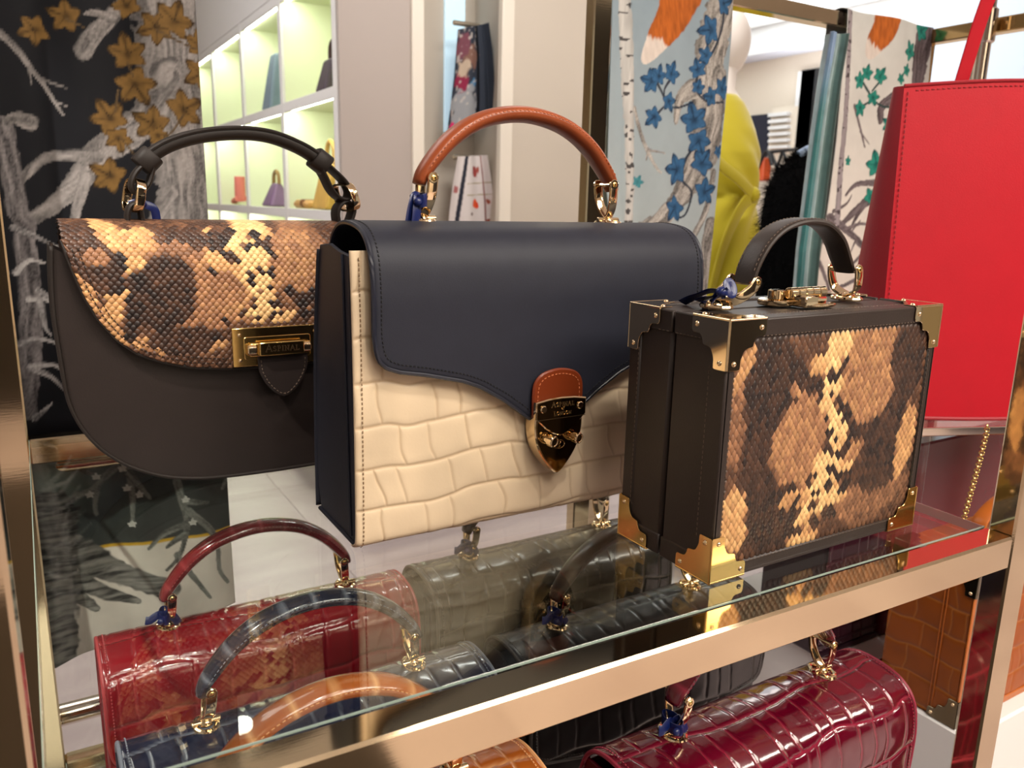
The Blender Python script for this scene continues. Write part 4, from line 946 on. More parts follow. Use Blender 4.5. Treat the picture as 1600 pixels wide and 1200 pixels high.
BL1B = [(1200, 320, 230, 280, 0, 2.2, 1), (470, 620, 280, 230, 0, 2.0, 1), (150, 620, 170, 300, 8, .4, 1), (300, 130, 200, 90, 20, .6, 1), (60, 230, 140, 60, 0, 1.8, .8), (300, 1010, 230, 110, 0, .5, 1), (510, 1060, 80, 60, 0, 2.8, 1), (650, 800, 90, 80, 0, 2.4, .9),
        (820, 40, 150, 70, 0, 3.8, 1), (690, 230, 110, 90, 0, 3.8, 1), (860, 290, 140, 110, 0, 4, 1), (880, 400, 110, 90, 0, 3.8, 1), (900, 560, 130, 110, 0, 3.9, 1), (900, 780, 180, 110, 0, 3.7, 1), (1100, 820, 120, 70, 0, 3.4, 1), (520, 330, 100, 70, 10, 3.1, 1), (470, 100, 70, 60, 0, 2.8, 1), (620, 410, 90, 50, 20, 2.9, 1),
        (380, 150, 60, 34, 30, .2, 1), (480, 195, 60, 34, 35, .2, 1), (570, 255, 60, 34, 35, .2, 1), (640, 310, 60, 34, 35, .2, 1), (705, 345, 45, 45, 0, .1, 1), (620, 75, 80, 40, -15, .1, 1), (560, 175, 45, 38, 0, .1, 1), (650, 40, 60, 30, 0, .1, 1), (475, 95, 30, 24, 0, .1, 1), (555, 110, 40, 28, 0, .1, 1),
        (850, 95, 70, 45, 30, .1, 1), (800, 190, 65, 42, 0, .1, 1), (930, 190, 75, 36, 25, .1, 1), (990, 250, 32, 50, 0, .1, 1), (805, 440, 55, 40, 0, .1, 1), (900, 405, 75, 45, 20, .1, 1), (990, 460, 60, 48, 0, .1, 1), (1025, 390, 28, 36, 0, .1, 1), (790, 510, 35, 26, 0, .1, 1), (840, 552, 36, 18, 0, .2, 1), (1000, 575, 46, 24, 0, .2, 1), (920, 625, 50, 15, 0, .6, .8),
        (805, 740, 60, 52, 0, .1, 1), (800, 640, 26, 22, 0, .1, 1), (1015, 715, 60, 42, 0, .1, 1), (985, 800, 28, 40, 0, .1, 1), (1060, 780, 28, 40, 0, .1, 1), (1130, 590, 46, 36, 0, .1, 1), (1190, 640, 50, 20, 45, .1, 1), (1262, 730, 65, 22, 45, .1, 1), (1350, 650, 65, 24, -50, .1, 1), (1385, 590, 40, 40, 0, .1, 1), (1250, 790, 50, 45, 0, .1, 1), (1345, 790, 60, 60, 0, .2, 1), (460, 420, 34, 30, 0, .1, 1), (590, 855, 40, 24, 0, .1, 1), (500, 995, 58, 24, -35, .1, 1), (850, 845, 50, 16, 0, .2, 1), (740, 800, 36, 20, 20, .3, .9)]
LA = lattice(-.158, .158, .030, sfS.L, .0057, .00325, 15)
ok = np.array([(s < hemS(x)+.0006) and abs(x) < .1590 for x, s in LA]); LA = LA[ok]
def fr_s(p):
    P, N = sfS.at(p[:, 0], p[:, 1], .0029); N = N.copy(); Rt = np.tile(np.array([1.0, 0, 0]), (len(p), 1)); return P, N, Rt, np.cross(N, -Rt)*-1
P_, _ = sfS.at(LA[:, 0], LA[:, 1], .003)
tn = tone_at(P_[:, 0], P_[:, 2], blobs_m(BL1, SY-.006, 40, 320, 2.728)+blobs_m(BL1B, SY-.006, 250, 350, 5.716), 77, w=.003)
m = MB(); scales(m, LA, fr_s, .0064, .0066, tn, 18, 'hex', .0008, lim=lambda x: np.array([hemS(q)-.0004 for q in np.clip(x, -.1599, .1599)])); m.build('snake_scale', SKIN, flp, angle=180, kind='stuff')
C = np.stack([xs, se], 1); m = MB(); P, N = sfS.at(C[:, 0], C[:, 1]+.0002, .0016); m.tube(P, .0016, 7); m.build('edge_binding', BROWN_D, flp)
m = MB()
for d in (-.0045, -.0088):
    Q = inset2d(resample(C, 200), d)[4:-4]; P, N = sfS.at(Q[:, 0], Q[:, 1], .0042); dashes(m, P, N, .0036, .0024, .0008, .0004)
m.build('stitching', BROWN_D, flp, kind='stuff')
# clasp
yP = SY-.0102
m = MB(); m.box(.1440, .2232, yP-.0016, yP+.0022, .1050, .1392, .0006); cp = m.build('clasp_plate', GOLD_Y, sad)
m = MB(); m.prism(rrect(.1535, .2120, .1112, .1312, .002), yP-.0030, yP-.0012, 'xz', .0005); m.build('clasp_frame', GOLD_Y, cp)
for a in (.1500, .2168):
    for b in (.1108, .1332):
        r = MB(); r.dome((a, yP-.0014, b), (0, -1, 0), .0019, .0016, 12, 4); r.build('rivet', GOLD, cp)
m = MB(); m.box(.1568, .2098, yP-.0075, yP-.0022, .1140, .1262, .0012); lb = m.build('lock_bar_base', GOLD_Y, sad)
m = MB(); m.box(.1645, .2040, yP-.0118, yP-.0060, .1150, .1272, .0009); bar = m.build('lock_bar', GOLD_Y, sad)
for a in (.1590, .2065):
    r = MB(); r.cyl((a-.004, yP-.006, .1205), (a+.004, yP-.006, .1205), .0050, 20, cham=.0008); r.build('bar_knuckle', GOLD, sad)
m = MB(); serif_text(m, 'ASPINAL', .1845, .1188, yP-.0118, .0062, small=.72); m.build('engraved_lettering', ENGRAVE, bar, smooth=False)
tb_o = np.vstack([[(-.0222, .1175), (-.0220, .1060)], crs([(-.0210, .0995), (-.0160, .0890), (-.0085, .0802), (0, .0758), (.0085, .0802), (.0160, .0890), (.0210, .0995)], 5), [(.0220, .1060), (.0222, .1175)]])
m = MB(); m.prism(tb_o+[.1862, 0], yP-.0058, yP-.0028, 'xz', .0010); tbs = m.build('clasp_tab', BROWN_S, sad)
Q = inset2d(resample(tb_o, 80), .0026)[5:-5]; m = MB(); P = np.stack([.1862+Q[:, 0], np.full(len(Q), yP-.0059), Q[:, 1]], 1); dashes(m, P, np.tile([0, -1.0, 0], (len(P), 1)), .0034, .0022, .0008, .0004)
m.build('stitching', BROWN_THREAD, tbs, kind='stuff')
# handle: strap, keepers, loops, rings, lower loops
yH = .757
hp = resample(crs(px_path([(226, 252), (240, 240), (265, 226), (300, 215), (340, 209), (385, 208), (425, 214), (462, 228), (488, 243), (506, 258)], yH), 8), 70)
m = MB(); m.sweep(hp, oval(.0095, .0062, 16, 2.6), up=np.cross(np.gradient(hp, axis=0), np.array([0, -1.0, 0])))
hs = m.build('handle', BROWN_D, sad)
m = MB(); T = np.gradient(hp, axis=0); T /= np.linalg.norm(T, axis=1)[:, None]; Nn = np.cross(T, np.array([0, -1.0, 0])); Nn *= np.sign(Nn[35, 2])
m.tube((hp+np.array([0, -.0088, 0])+Nn*.0035)[2:-2], .0016, 6); m.build('raised_edge', BROWN_D, hs)
for pts in ([(219, 262), (240, 240)], [(488, 243), (512, 262)]):
    q = px_path(pts, yH); c = (q[0]+q[1])/2; d = (q[1]-q[0])/np.linalg.norm(q[1]-q[0])
    m = MB(); m.sweep(np.array([c-d*.0075, c-d*.0065, c+d*.0065, c+d*.0075]), oval(.0125, .0100, 18, 3.2), up=np.cross(d, np.array([0, -1.0, 0])), scale=np.array([.94, 1, 1, .94])); m.build('keeper', BROWN_D, sad)
for pts in ([(236, 247), (215, 265), (206, 280), (205, 293), (212, 301), (222, 298), (232, 285), (237, 266), (238, 252)],
            [(496, 246), (518, 266), (536, 284), (544, 300), (540, 311), (527, 309), (515, 296), (505, 276), (494, 256)]):
    q = crs(px_path(pts, yH), 6); m = MB(); m.sweep(q, oval(.0115, .0022, 12, 3), up=np.cross(np.gradient(q, axis=0), np.array([0, -1.0, 0]))); m.build('strap_loop', BROWN_D, sad)
for pts in ([(199, 347), (199, 333), (203, 322), (211, 318), (218, 324), (220, 335), (222, 347)], [(526, 350), (524, 333), (528, 321), (538, 315), (548, 321), (549, 332), (543, 350)]):
    q = crs(px_path(pts, yH), 6); m = MB(); m.sweep(q, oval(.0110, .0022, 12, 3), up=np.cross(np.gradient(q, axis=0), np.array([0, -1.0, 0]))); m.build('base_loop', BROWN_D, sad)
for a, b in (((213, 281), (207, 330)), ((536, 287), (549, 328))):
    p, q = ony(*a, yH-.004), ony(*b, yH-.004); d = (q-p); Ln = np.linalg.norm(d); d /= Ln; w = np.array([.25, -.97, 0]); w /= np.linalg.norm(w)
    loop = []
    for t in np.linspace(0, 2*math.pi, 32, endpoint=False):
        cx_, cz_ = math.cos(t), math.sin(t); loop.append((p+q)/2+d*(Ln/2)*np.sign(cz_)*abs(cz_)**.6+w*.0150*np.sign(cx_)*abs(cx_)**.6+np.array([0, .004, 0]))
    m = MB(); m.sweep(np.array(loop), oval(.0011, .0038, 16, 8), up=np.cross(d, w), closed=True); m.build('ring', GOLD, sad)
m = MB(); c = ony(222, 318, yH)
m.ball(c, (.004, .005, .004), 12, 8); m.sweep(crs([c, c+[.009, .002, -.004], c+[.011, .004, -.014]], 6), oval(.0035, .0005, 8), up=(0, -1, .2)); m.sweep(crs([c, c+[-.004, -.002, .001], c+[-.010, -.001, -.001]], 6), oval(.003, .0005, 8), up=(0, -1, .2)); m.build('ribbon', RIBBON, sad)

# ------------------------------------------------------------------ crocodile bags on the lower shelf
LZ = -.3847
def lower_bag(name, label, cx, fy, c_main, c_groove, seed, scale=1.0, rough=.2, detail=.48, group=None, thread=None, hnd=None, hz=0.0, coat=.8):
    mt = mat(name+'_croc', (1, 1, 1, 1), rough, 0, .55, .02, 500, attr=True, coat=coat)
    th = mat(name+'_edge', thread or c_groove, .5)
    side = mat(name+'_side', c_main, rough+.1, 0, .5, .05, 300, var=.1, vscale=60)
    return top_handle_bag(name, label, 'handbag', (cx, fy, LZ), group, ([c_main]*2+[hnd or c_main], [c_groove]*2+[c_groove], th, side, mt, mt, GOLD), seed, scale, detail=detail, hz=hz)
g = 'crocodile handbags on the lower shelf'
rd, _ = lower_bag('red_handbag', 'bright red crocodile handbag in front of the hanging grey scarf', .169, .718, rgb(124, 12, 24), rgb(160, 54, 58), 101, group=g, rough=.16)
nv, _ = lower_bag('navy_handbag', 'navy blue crocodile handbag between the red bag and the tan bag', .1717, .545, rgb(28, 34, 58), rgb(120, 126, 140), 102, group=g, rough=.18, hnd=rgb(34, 38, 56))
tn_, _ = lower_bag('tan_handbag', 'orange tan crocodile handbag nearest the front rail', .140, .402, rgb(168, 86, 26), rgb(226, 166, 112), 103, group=g, rough=.2, hz=.012)
ch, _ = lower_bag('charcoal_handbag', 'grey brown crocodile handbag at the back under the cream bag', .484, .690, rgb(36, 32, 28), rgb(78, 70, 60), 104, 1.06, group=g, rough=.26, coat=.3)
bk_, _ = lower_bag('black_handbag', 'near black crocodile handbag under the trunk case', .4957, .541, rgb(22, 19, 19), rgb(50, 44, 42), 105, group=g, rough=.3, coat=.25, hnd=rgb(60, 26, 22))
bg_, _ = lower_bag('burgundy_handbag', 'glossy burgundy crocodile handbag below the brass front rail', .484, .360, rgb(88, 2, 26), rgb(150, 40, 64), 119, group=g, rough=.13, detail=.72)
for r, (cx, fy), s in ((rd, (.169, .718), 1), (nv, (.1717, .545), 1), (ch, (.484, .690), 1.06), (bk_, (.4957, .541), 1), (bg_, (.484, .360), 1)):
    if r is nv: continue
    ribbon_tie(r, (cx-.0905*s, fy+HYC*s-.002, LZ+.246*s), .95, ((-.018, -.004, .001), (.012, -.004, -.010)))

# ------------------------------------------------------------------ white plinth at the right with the orange trunk case and a plum bag
OC = dep(1490, 1138, .98); OX, OY, OZ = OC[0], OC[1], OC[2]
pl = MB(); pl.box(OX-.004, OX+.60, OY-.02, OY+.42, FLOOR, OZ-.001, .003); tag(pl.build('display_plinth', WHITE, smooth=False), 'low white display plinth under the orange trunk case', 'plinth')
ow, od, oh = .27, .105, .2085
oc = thing('orange_trunk_case', 'orange tan crocodile trunk case with dark metal corners beside the right post', 'case', (OX+ow/2, OY, OZ))
OCM = mat('orange_croc', (1, 1, 1, 1), .4, 0, .3, .02, 500, attr=True, coat=.05); ORM = mat('orange_edge', rgb(176, 96, 36), .35)
def crocplate(mb, P0, U, V, wu, wv, N, seed, main, groove, nu=90, nv=90, rh=.034, cw=.028, vertical=False, depth=.0008):
    a = np.linspace(0, wu, nu); b = np.linspace(0, wv, nv); A, B = np.meshgrid(a, b, indexing='ij')
    hf, cf = croc_fns(seed, main, groove, depth, rh, cw)
    h = hf(A, B) if not vertical else hf(B, A); c = cf(A, B) if not vertical else cf(B, A)
    P0, U, V, N = (np.asarray(q, float) for q in (P0, U, V, N))
    mb.grid(P0+A[..., None]*U+B[..., None]*V+h[..., None]*N, c)
m = MB(); m.box(OX+.001, OX+ow-.001, OY+.0012, OY+od-.001, OZ, OZ+oh-.001, .002); m.build('body', ORM, oc)
cmn, cgr = rgb(140, 70, 14), rgb(176, 112, 54)
m = MB(); crocplate(m, (OX-.0002, OY+od-.002, OZ+.002), (0, -1, 0), (0, 0, 1), od-.004, oh-.004, (-1, 0, 0), 41, cmn, cgr, 90, 150, .036, .034); m.build('side_panel', OCM, oc, angle=180)
m = MB(); crocplate(m, (OX+.002, OY+.0002, OZ+.002), (1, 0, 0), (0, 0, 1), ow-.004, oh-.004, (0, -1, 0), 43, rgb(156, 76, 16), cgr, 150, 120, .036, .034); m.build('front_panel', OCM, oc, angle=180)
m = MB(); crocplate(m, (OX+.002, OY+.002, OZ+oh-.0002), (1, 0, 0), (0, 1, 0), ow-.004, od-.004, (0, 0, 1), 44, cmn, cgr, 90, 50); m.build('lid', OCM, oc, angle=180)
m = MB()
for (y_) in (OY+.03, OY+.034): m.box(OX-.0012, OX+.001, y_, y_+.0012, OZ+.003, OZ+oh-.003, .0004)
m.build('lid_seam', ORM, oc)
m = MB(); m.box(OX-.0012, OX+.010, OY-.0012, OY+.001, OZ, OZ+oh, .0008); m.box(OX-.0010, OX+ow, OY-.0012, OY+.001, OZ, OZ+.009, .0008); m.build('edge_band', ORM, oc)
for (X, Y, Z, dx, dy, dz) in [(X, Y, Z, dx, dy, dz) for X, dx in ((OX, 1), (OX+ow, -1)) for Y, dy in ((OY, 1), (OY+od, -1)) for Z, dz in ((OZ, 1), (OZ+oh, -1))]:
    m = MB(); ex, ey, ez = X-dx*.0016, Y-dy*.0016, Z-dz*.0004
    m.prism([(ex+dx*a, ez+dz*b) for a, b in STEP*1.1], ey-.0006, ey+.0006, 'xz', .0002); m.prism([(ey+dy*a, ez+dz*b) for a, b in STEP*1.1], ex-.0006, ex+.0006, 'yz', .0002)
    if dz < 0: m.prism([(ex+dx*a, ey+dy*b) for a, b in STEP*1.1], ez-.0004, ez+.0008, 'xy', .0002)
    c = m.build('corner_plate', mat('smoked_metal', rgb(120, 112, 92), .12, 1.0) if not bpy.data.materials.get('smoked_metal') else bpy.data.materials['smoked_metal'], oc)
    rv = MB()
    for (a, b) in ((.031, .006), (.006, .031)): rv.dome((ex+dx*a, ey-dy*.0006, ez+dz*b), (0, -dy, 0), .0022, .0016); rv.dome((ex-dx*.0006, ey+dy*a, ez+dz*b), (-dx, 0, 0), .0022, .0016)
    rv.build_each('rivet', GOLD, c)
m = MB(); hp = crs([(OX+.08, OY+.05, OZ+oh), (OX+.085, OY+.05, OZ+oh+.03), (OX+ow/2, OY+.05, OZ+oh+.05), (OX+ow-.085, OY+.05, OZ+oh+.03), (OX+ow-.08, OY+.05, OZ+oh)], 8); m.sweep(hp, oval(.010, .003), up=np.cross(np.gradient(hp, axis=0), np.array([0, -1.0, 0]))); m.build('handle', ORM, oc)
# plum crocodile bag further back on the same plinth
q = dep(1412, 1012, 1.20); PX1, PY, PZ = q[0]-.045, q[1]+.02, OZ-.001
pm = thing('plum_bag', 'dark plum crocodile box bag glimpsed between burgundy bag and orange case', 'handbag', (PX1-.14, PY, PZ))
PLM = mat('plum_croc', (1, 1, 1, 1), .2, 0, .5, .02, 500, attr=True, coat=.3); PLE = mat('plum_edge', rgb(40, 20, 30), .35)
m = MB(); m.box(PX1-.13, PX1, PY+.002, PY+.11, PZ+.002, PZ+.23, .004); m.build('body', PLE, pm)
m = MB(); crocplate(m, (PX1-.129, PY, PZ+.01), (1, 0, 0), (0, 0, 1), .128, .21, (0, -1, 0), 61, rgb(58, 20, 36), rgb(92, 52, 66), 150, 110); m.build('front_panel', PLM, pm, angle=180)
m = MB(); m.tube(np.array([(PX1-.13, PY, PZ+.004), (PX1, PY, PZ+.004)]), .004, 8); m.tube(np.array([(PX1-.13, PY, PZ+.02), (PX1, PY, PZ+.02)]), .0016, 8); m.build('piping', PLE, pm)
# ------------------------------------------------------------------ second brass frame behind, carrying two scarves
FY = 1.0471; FX = 1.5742
fr2 = thing('garment_rack', 'tall brass frame behind the bags with two fox scarves over its bar', 'frame', (.745, FY, FLOOR))
pa = np.array([.805, FY, 0.0]); zt_ = .6031; bt = .0265
zA = ony(1145, -5, FY)[2]; zB = .6031
m = MB(); m.box(pa[0], pa[0]+.030, FY, FY+.028, FLOOR, zt_+.02, .002); m.build('post', BRASS, fr2, smooth=False)
m = MB(); m.box(pa[0]+.030, FX+.01, FY, FY+.028, zB-bt, zB, .002); m.build('top_bar', BRASS, fr2, smooth=False)
m = MB(); m.box(FX, FX+.028, FY-.62, FY, zB-bt, zB, .002); m.build('side_bar', BRASS2, fr2, smooth=False)
m = MB(); m.box(FX, FX+.028, FY, FY+.028, FLOOR, zB, .002); m.build('post', BRASS2, fr2, smooth=False)
m = MB(); m.box(FX, FX+.028, FY-.648, FY-.62, FLOOR, zB, .002); m.build('post', BRASS2, fr2, smooth=False)
# dark red panel standing in for a red reflection in the brass post
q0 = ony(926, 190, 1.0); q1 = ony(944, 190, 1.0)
m = MB(); m.box(q0[0]-.012, q1[0]+.004, 1.0, 1.012, FLOOR, q0[2], .002); tag(m.build('red_reflection_panel', mat('dark_red_reflection', rgb(92, 22, 28), .5), smooth=False), 'dark red upright panel standing in for a reflection in the brass post', 'stand')

# ------------------------------------------------------------------ printed scarves: cloth with the print in a colour per vertex
PR = [None]
class Print:
    def __init__(self, X, Z): self.X = X; self.Z = Z; self.C = np.zeros(X.shape+(3,))
    def mixin(self, w, col):
        w = np.clip(w, 0, 1)[..., None]; col = np.asarray(col, float); self.C = self.C*(1-w)+col*w
    def stroke(self, pts, w0, w1, col, soft=.0012, edge=None, tex=None, seed=0, jk=.25):
        P = crs(pts, 5) if len(pts) > 2 else np.asarray(pts, float); n = len(P); ws = np.linspace(w0, w1, n)
        mx = max(w0, w1)*1.5+.004
        D = np.full(self.X.shape, 9.0); A = np.zeros(self.X.shape); Lp = np.zeros(self.X.shape)
        jit = (vnoise(self.X/.006, self.Z/.006, seed)-.5)*jk
        msk = (self.X > P[:, 0].min()-mx) & (self.X < P[:, 0].max()+mx) & (self.Z > P[:, 1].min()-mx) & (self.Z < P[:, 1].max()+mx)
        if not msk.any(): return
        x = self.X[msk]; z = self.Z[msk]; d = np.full(x.shape, 9.0); a = np.zeros(x.shape); al = np.zeros(x.shape); wl = np.zeros(x.shape); acc = 0
        for i in range(n-1):
            p, q = P[i], P[i+1]; e = q-p; L = max(e @ e, 1e-12); t = np.clip(((x-p[0])*e[0]+(z-p[1])*e[1])/L, 0, 1)
            dx = x-p[0]-t*e[0]; dz = z-p[1]-t*e[1]; w = ws[i]+(ws[i+1]-ws[i])*t; r = np.hypot(dx, dz)/w
            sgn = np.sign(dx*e[1]-dz*e[0]); up = r < d; d = np.where(up, r, d); a = np.where(up, sgn*r, a); al = np.where(up, acc+t*math.sqrt(L), al); wl = np.where(up, w, wl); acc += math.sqrt(L)
        wt = np.clip((1+jit[msk]-d)*max(w0, w1)/soft, 0, 1)
        cc = np.tile(np.asarray(col, float), (len(x), 1))
        if tex is not None: self.al = al; self.wl = wl; PR[0] = self; cc = tex(x, z, a, d)
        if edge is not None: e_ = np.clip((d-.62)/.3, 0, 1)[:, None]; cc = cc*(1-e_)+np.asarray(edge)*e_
        C = self.C[msk]; self.C[msk] = C*(1-wt[:, None])+cc*wt[:, None]
    def leaf(self, x, z, r, rot, col, dark, seed=0):
        m_ = (np.abs(self.X-x) < r*1.3) & (np.abs(self.Z-z) < r*1.3)
        if not m_.any(): return
        dx = self.X[m_]-x; dz = self.Z[m_]-z; th = np.arctan2(dz, dx)-rot; rr = np.hypot(dx, dz)/r
        th = (th+math.pi) % (2*math.pi)-math.pi
        prof = .50+.50*np.maximum.reduce([np.clip(1-np.abs(th-c)/w, 0, 1)*s for c, w, s in ((0, .62, 1.05), (1.15, .62, .84), (-1.15, .62, .84), (2.25, .60, .62), (-2.25, .60, .62))])
        w = np.clip((prof-rr)/.06, 0, 1); d = np.clip(rr/prof, 0, 1)
        v = np.exp(-(th/.16)**2)*(rr > .05)+np.exp(-((np.abs(th)-1.15)/.14)**2)*.6+np.exp(-(rr/.22)**2)
        sh = np.clip(.75*v+.55*(d > .84)+.35*(vnoise(dx/.004, dz/.004, seed)-.4), 0, 1)[:, None]
        cc = np.asarray(col)*(1-sh)+np.asarray(dark)*sh; C = self.C[m_]; self.C[m_] = C*(1-w[:, None])+cc*w[:, None]
def bark(dark, light, seed, ang=0.0, fr=(.004, .03)):
    def f(x, z, a, d):
        u = a*PR[0].wl; v = PR[0].al
        wob = (vnoise(u/.012, v/.03, seed+3)-.5)*.010
        n = fbm((u+wob)/fr[0], v/fr[1], seed, 3); n = np.clip((n-.28)/.44, 0, 1)*.62+.38*vnoise(x/.0016, z/.0016, seed+11)
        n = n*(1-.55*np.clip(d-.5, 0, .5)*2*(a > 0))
        return dark[None]*(1-n[:, None])+light[None]*n[:, None]
    return f
def scarf_mesh(name, mb_grid, C, label, cat='scarf', rough=.55):
    m = MB(); P = mb_grid; m.grid(P, C)
    bpy_m = bpy.data.materials.get('printed_silk') or mat('printed_silk', (1, 1, 1, 1), .65, 0, .15, .06, 1500, attr=True, sheen=.03)
    o = m.build(name, bpy_m, angle=180); md = o.modifiers.new('thickness', 'SOLIDIFY'); md.thickness = .0012; md.offset = 0
    return tag(o, label, cat)
def at(Y): return lambda x, y: ony(x, y, Y)[[0, 2]]
def pts_at(Y, L): return [tuple(at(Y)(a, b)) for a, b in L]

# --- black scarf hung behind the rack on the left
Y1 = .985; A = at(Y1)
xl, xr = A(0, 400)[0]-.06, .181; zb_, zt1 = A(150, 700)[1]-.02, .62
nx, nz = 170, 310
X, Z = np.meshgrid(np.linspace(xl, xr, nx), np.linspace(zb_, zt1, nz), indexing='ij')
pr1 = Print(X, Z); base = rgb3(17, 18, 23); pr1.C[:] = base*(.85+.3*fbm(X/.03, Z/.03, 3)[..., None])
gd, gl = rgb3(66, 64, 64), rgb3(158, 152, 149)
def S1(px, w0, w1, seed, ang=0.0, dk=gd, lt=gl, k=1.0):
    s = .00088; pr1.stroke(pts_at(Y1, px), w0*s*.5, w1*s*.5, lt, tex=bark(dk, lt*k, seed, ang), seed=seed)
S1([(268, -60), (270, 60), (272, 150), (285, 230), (292, 300), (300, 400)], 92, 66, 11)
S1([(266, 120), (240, 172), (195, 212), (150, 243), (122, 283), (82, 322), (40, 348)], 46, 14, 12, .8)
S1([(152, 246), (105, 242), (70, 247), (32, 280)], 15, 11, 13, 1.4)
S1([(135, 275), (122, 320), (115, 352)], 16, 9, 14)
S1([(322, 200), (326, 170), (318, 120)], 30, 10, 15); S1([(318, 250), (335, 300), (345, 330)], 16, 6, 16)
S1([(262, 300), (240, 345), (236, 360)], 22, 8, 17, .4)
S1([(0, 52), (30, 80), (48, 105), (68, 130), (90, 165), (100, 180)], 10, 3, 18, -.7); S1([(62, 120), (85, 130), (104, 137)], 5, 2, 19); S1([(45, 105), (50, 130)], 5, 2, 20); S1([(90, 160), (104, 165)], 4, 2, 21)
S1([(195, 5), (170, 30), (145, 55), (130, 80)], 16, 22, 22, .7); S1([(175, 28), (150, 20), (132, 22)], 14, 4, 23); S1([(200, 0), (230, -20)], 20, 14, 24)
S1([(3, 195), (16, 260), (28, 330), (40, 352), (38, 380), (44, 430), (48, 520), (40, 640)], 22, 26, 25, 0, rgb3(40, 38, 40), rgb3(140, 134, 134))
S1([(45, 190), (25, 185), (10, 190)], 22, 8, 26)
for q in ([(20, 355), (60, 372), (100, 392)], [(25, 425), (45, 408), (70, 412)], [(45, 468), (75, 470), (110, 492)], [(60, 455), (88, 470)], [(62, 470), (70, 510), (80, 525)], [(20, 540), (60, 530), (110, 545)], [(48, 572), (85, 572), (108, 588)], [(48, 575), (80, 590), (100, 610)], [(55, 652), (80, 632)]):
    S1(q, 9, 3, 27+len(q)+q[0][1], .5, rgb3(70, 68, 70), rgb3(190, 186, 184))
lf, ld = rgb3(116, 88, 46), rgb3(50, 36, 18)
for (x, y, r, a) in ((55, 44, 19, 200), (104, 26, 20, 160), (200, 85, 24, 100), (210, 132, 26, 300), (243, 45, 22, 200), (270, 35, 26, 70), (238, 195, 24, 150), (285, 172, 26, 30), (172, 185, 24, 120), (185, 215, 18, 280), (172, 275, 24, 150), (312, 70, 20, 90), (315, 115, 24, 210), (198, 10, 18, 120), (245, 212, 14, 300)):
    p = A(x, y); pr1.leaf(p[0], p[1], r*.00098, math.radians(a), lf, ld, x)
for q in ([(243, 50), (275, 65), (310, 78)], [(200, 100), (208, 120)], [(188, 215), (205, 235), (215, 250)], [(285, 180), (268, 205), (255, 215)], [(185, 140), (180, 175)], [(104, 30), (130, 42)]): S1(q, 4, 3, 60+q[0][0], 0, rgb3(70, 54, 34), rgb3(96, 78, 52))
P_ = np.stack([X, Y1+.006*np.sin(X/.032+.4*np.sin(Z*4))+.004*np.sin(X/.013), Z], -1)
scarf_mesh('scarf', P_, pr1.C, 'black scarf printed with pale tree and brown ivy, behind the snakeskin flap bag')
# --- grey scarf on the rod below
Y2 = .988; A2 = at(Y2)
c0, c1 = A2(80, 1034), A2(360, 935)
xl, xr = A2(62, 900)[0], A2(356, 800)[0]; zt2 = A2(80, 716)[1]+.004
nx, nz = 160, 180
U, V = np.meshgrid(np.linspace(0, 1, nx), np.linspace(0, 1, nz), indexing='ij')
zbot = c0[1]+(c1[1]-c0[1])*U; X = xl+(xr-xl)*U; Z = zt2+(zbot-zt2)*V
pr2 = Print(X, Z); dk, lt_ = rgb3(58, 66, 63), rgb3(242, 240, 226)
yl = pts_at(Y2, [(20, 870), (130, 857), (250, 838), (370, 818)]); line_z = np.interp(X, [p[0] for p in yl], [p[1] for p in yl])
below = Z < line_z
cl_ = fbm(X/.03, Z/.03, 71, 4)[..., None]
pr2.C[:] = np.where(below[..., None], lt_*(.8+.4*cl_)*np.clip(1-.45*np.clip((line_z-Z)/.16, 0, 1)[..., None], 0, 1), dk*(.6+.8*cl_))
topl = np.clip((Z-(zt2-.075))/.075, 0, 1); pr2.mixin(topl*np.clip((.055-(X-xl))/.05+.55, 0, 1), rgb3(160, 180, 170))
pr2.mixin(np.clip(1-np.abs(Z-line_z)/.0028, 0, 1)*1.6, rgb3(228, 186, 44))
def S2(px, w0, w1, seed, dk_=rgb3(62, 66, 62), lt2=rgb3(150, 156, 148)):
    s = .00088; pr2.stroke(pts_at(Y2, px), w0*s*.5, w1*s*.5, lt2, tex=bark(dk_, lt2, seed), seed=seed)
for q in ([(180, 725), (155, 752), (148, 785), (150, 802)], [(200, 730), (205, 770), (205, 810)], [(200, 735), (218, 758), (232, 773)], [(95, 704), (125, 730), (150, 742)], [(118, 772), (140, 765), (160, 745)],
          [(272, 745), (285, 790), (288, 820), (278, 860), (258, 882)], [(288, 810), (250, 830), (230, 850)], [(285, 828), (268, 840), (258, 848)], [(290, 790), (320, 815), (335, 840), (338, 880), (352, 902)], [(275, 860), (280, 885)], [(285, 775), (320, 778)], [(278, 868), (300, 895), (325, 925)], [(355, 735), (345, 760)]):
    S2(q, 12, 5, 80+q[0][0])
for (x, y) in ((150, 743), (140, 772), (197, 758), (216, 768), (205, 814), (286, 773), (297, 808), (190, 728)): 
    p = A2(x, y); pr2.leaf(p[0], p[1], .006, math.pi/2, rgb3(220, 224, 216), rgb3(200, 206, 196), x)
def plume(x, z, a, d):
    n = fbm(x/.05+z/.004, z/.02-x/.03, 5, 3); n = np.clip((n-.3)/.4, 0, 1)*np.clip(1.1-d*.5, 0, 1); return rgb3(48, 50, 48)[None]*(1-n[:, None])+rgb3(150, 152, 144)[None]*n[:, None]
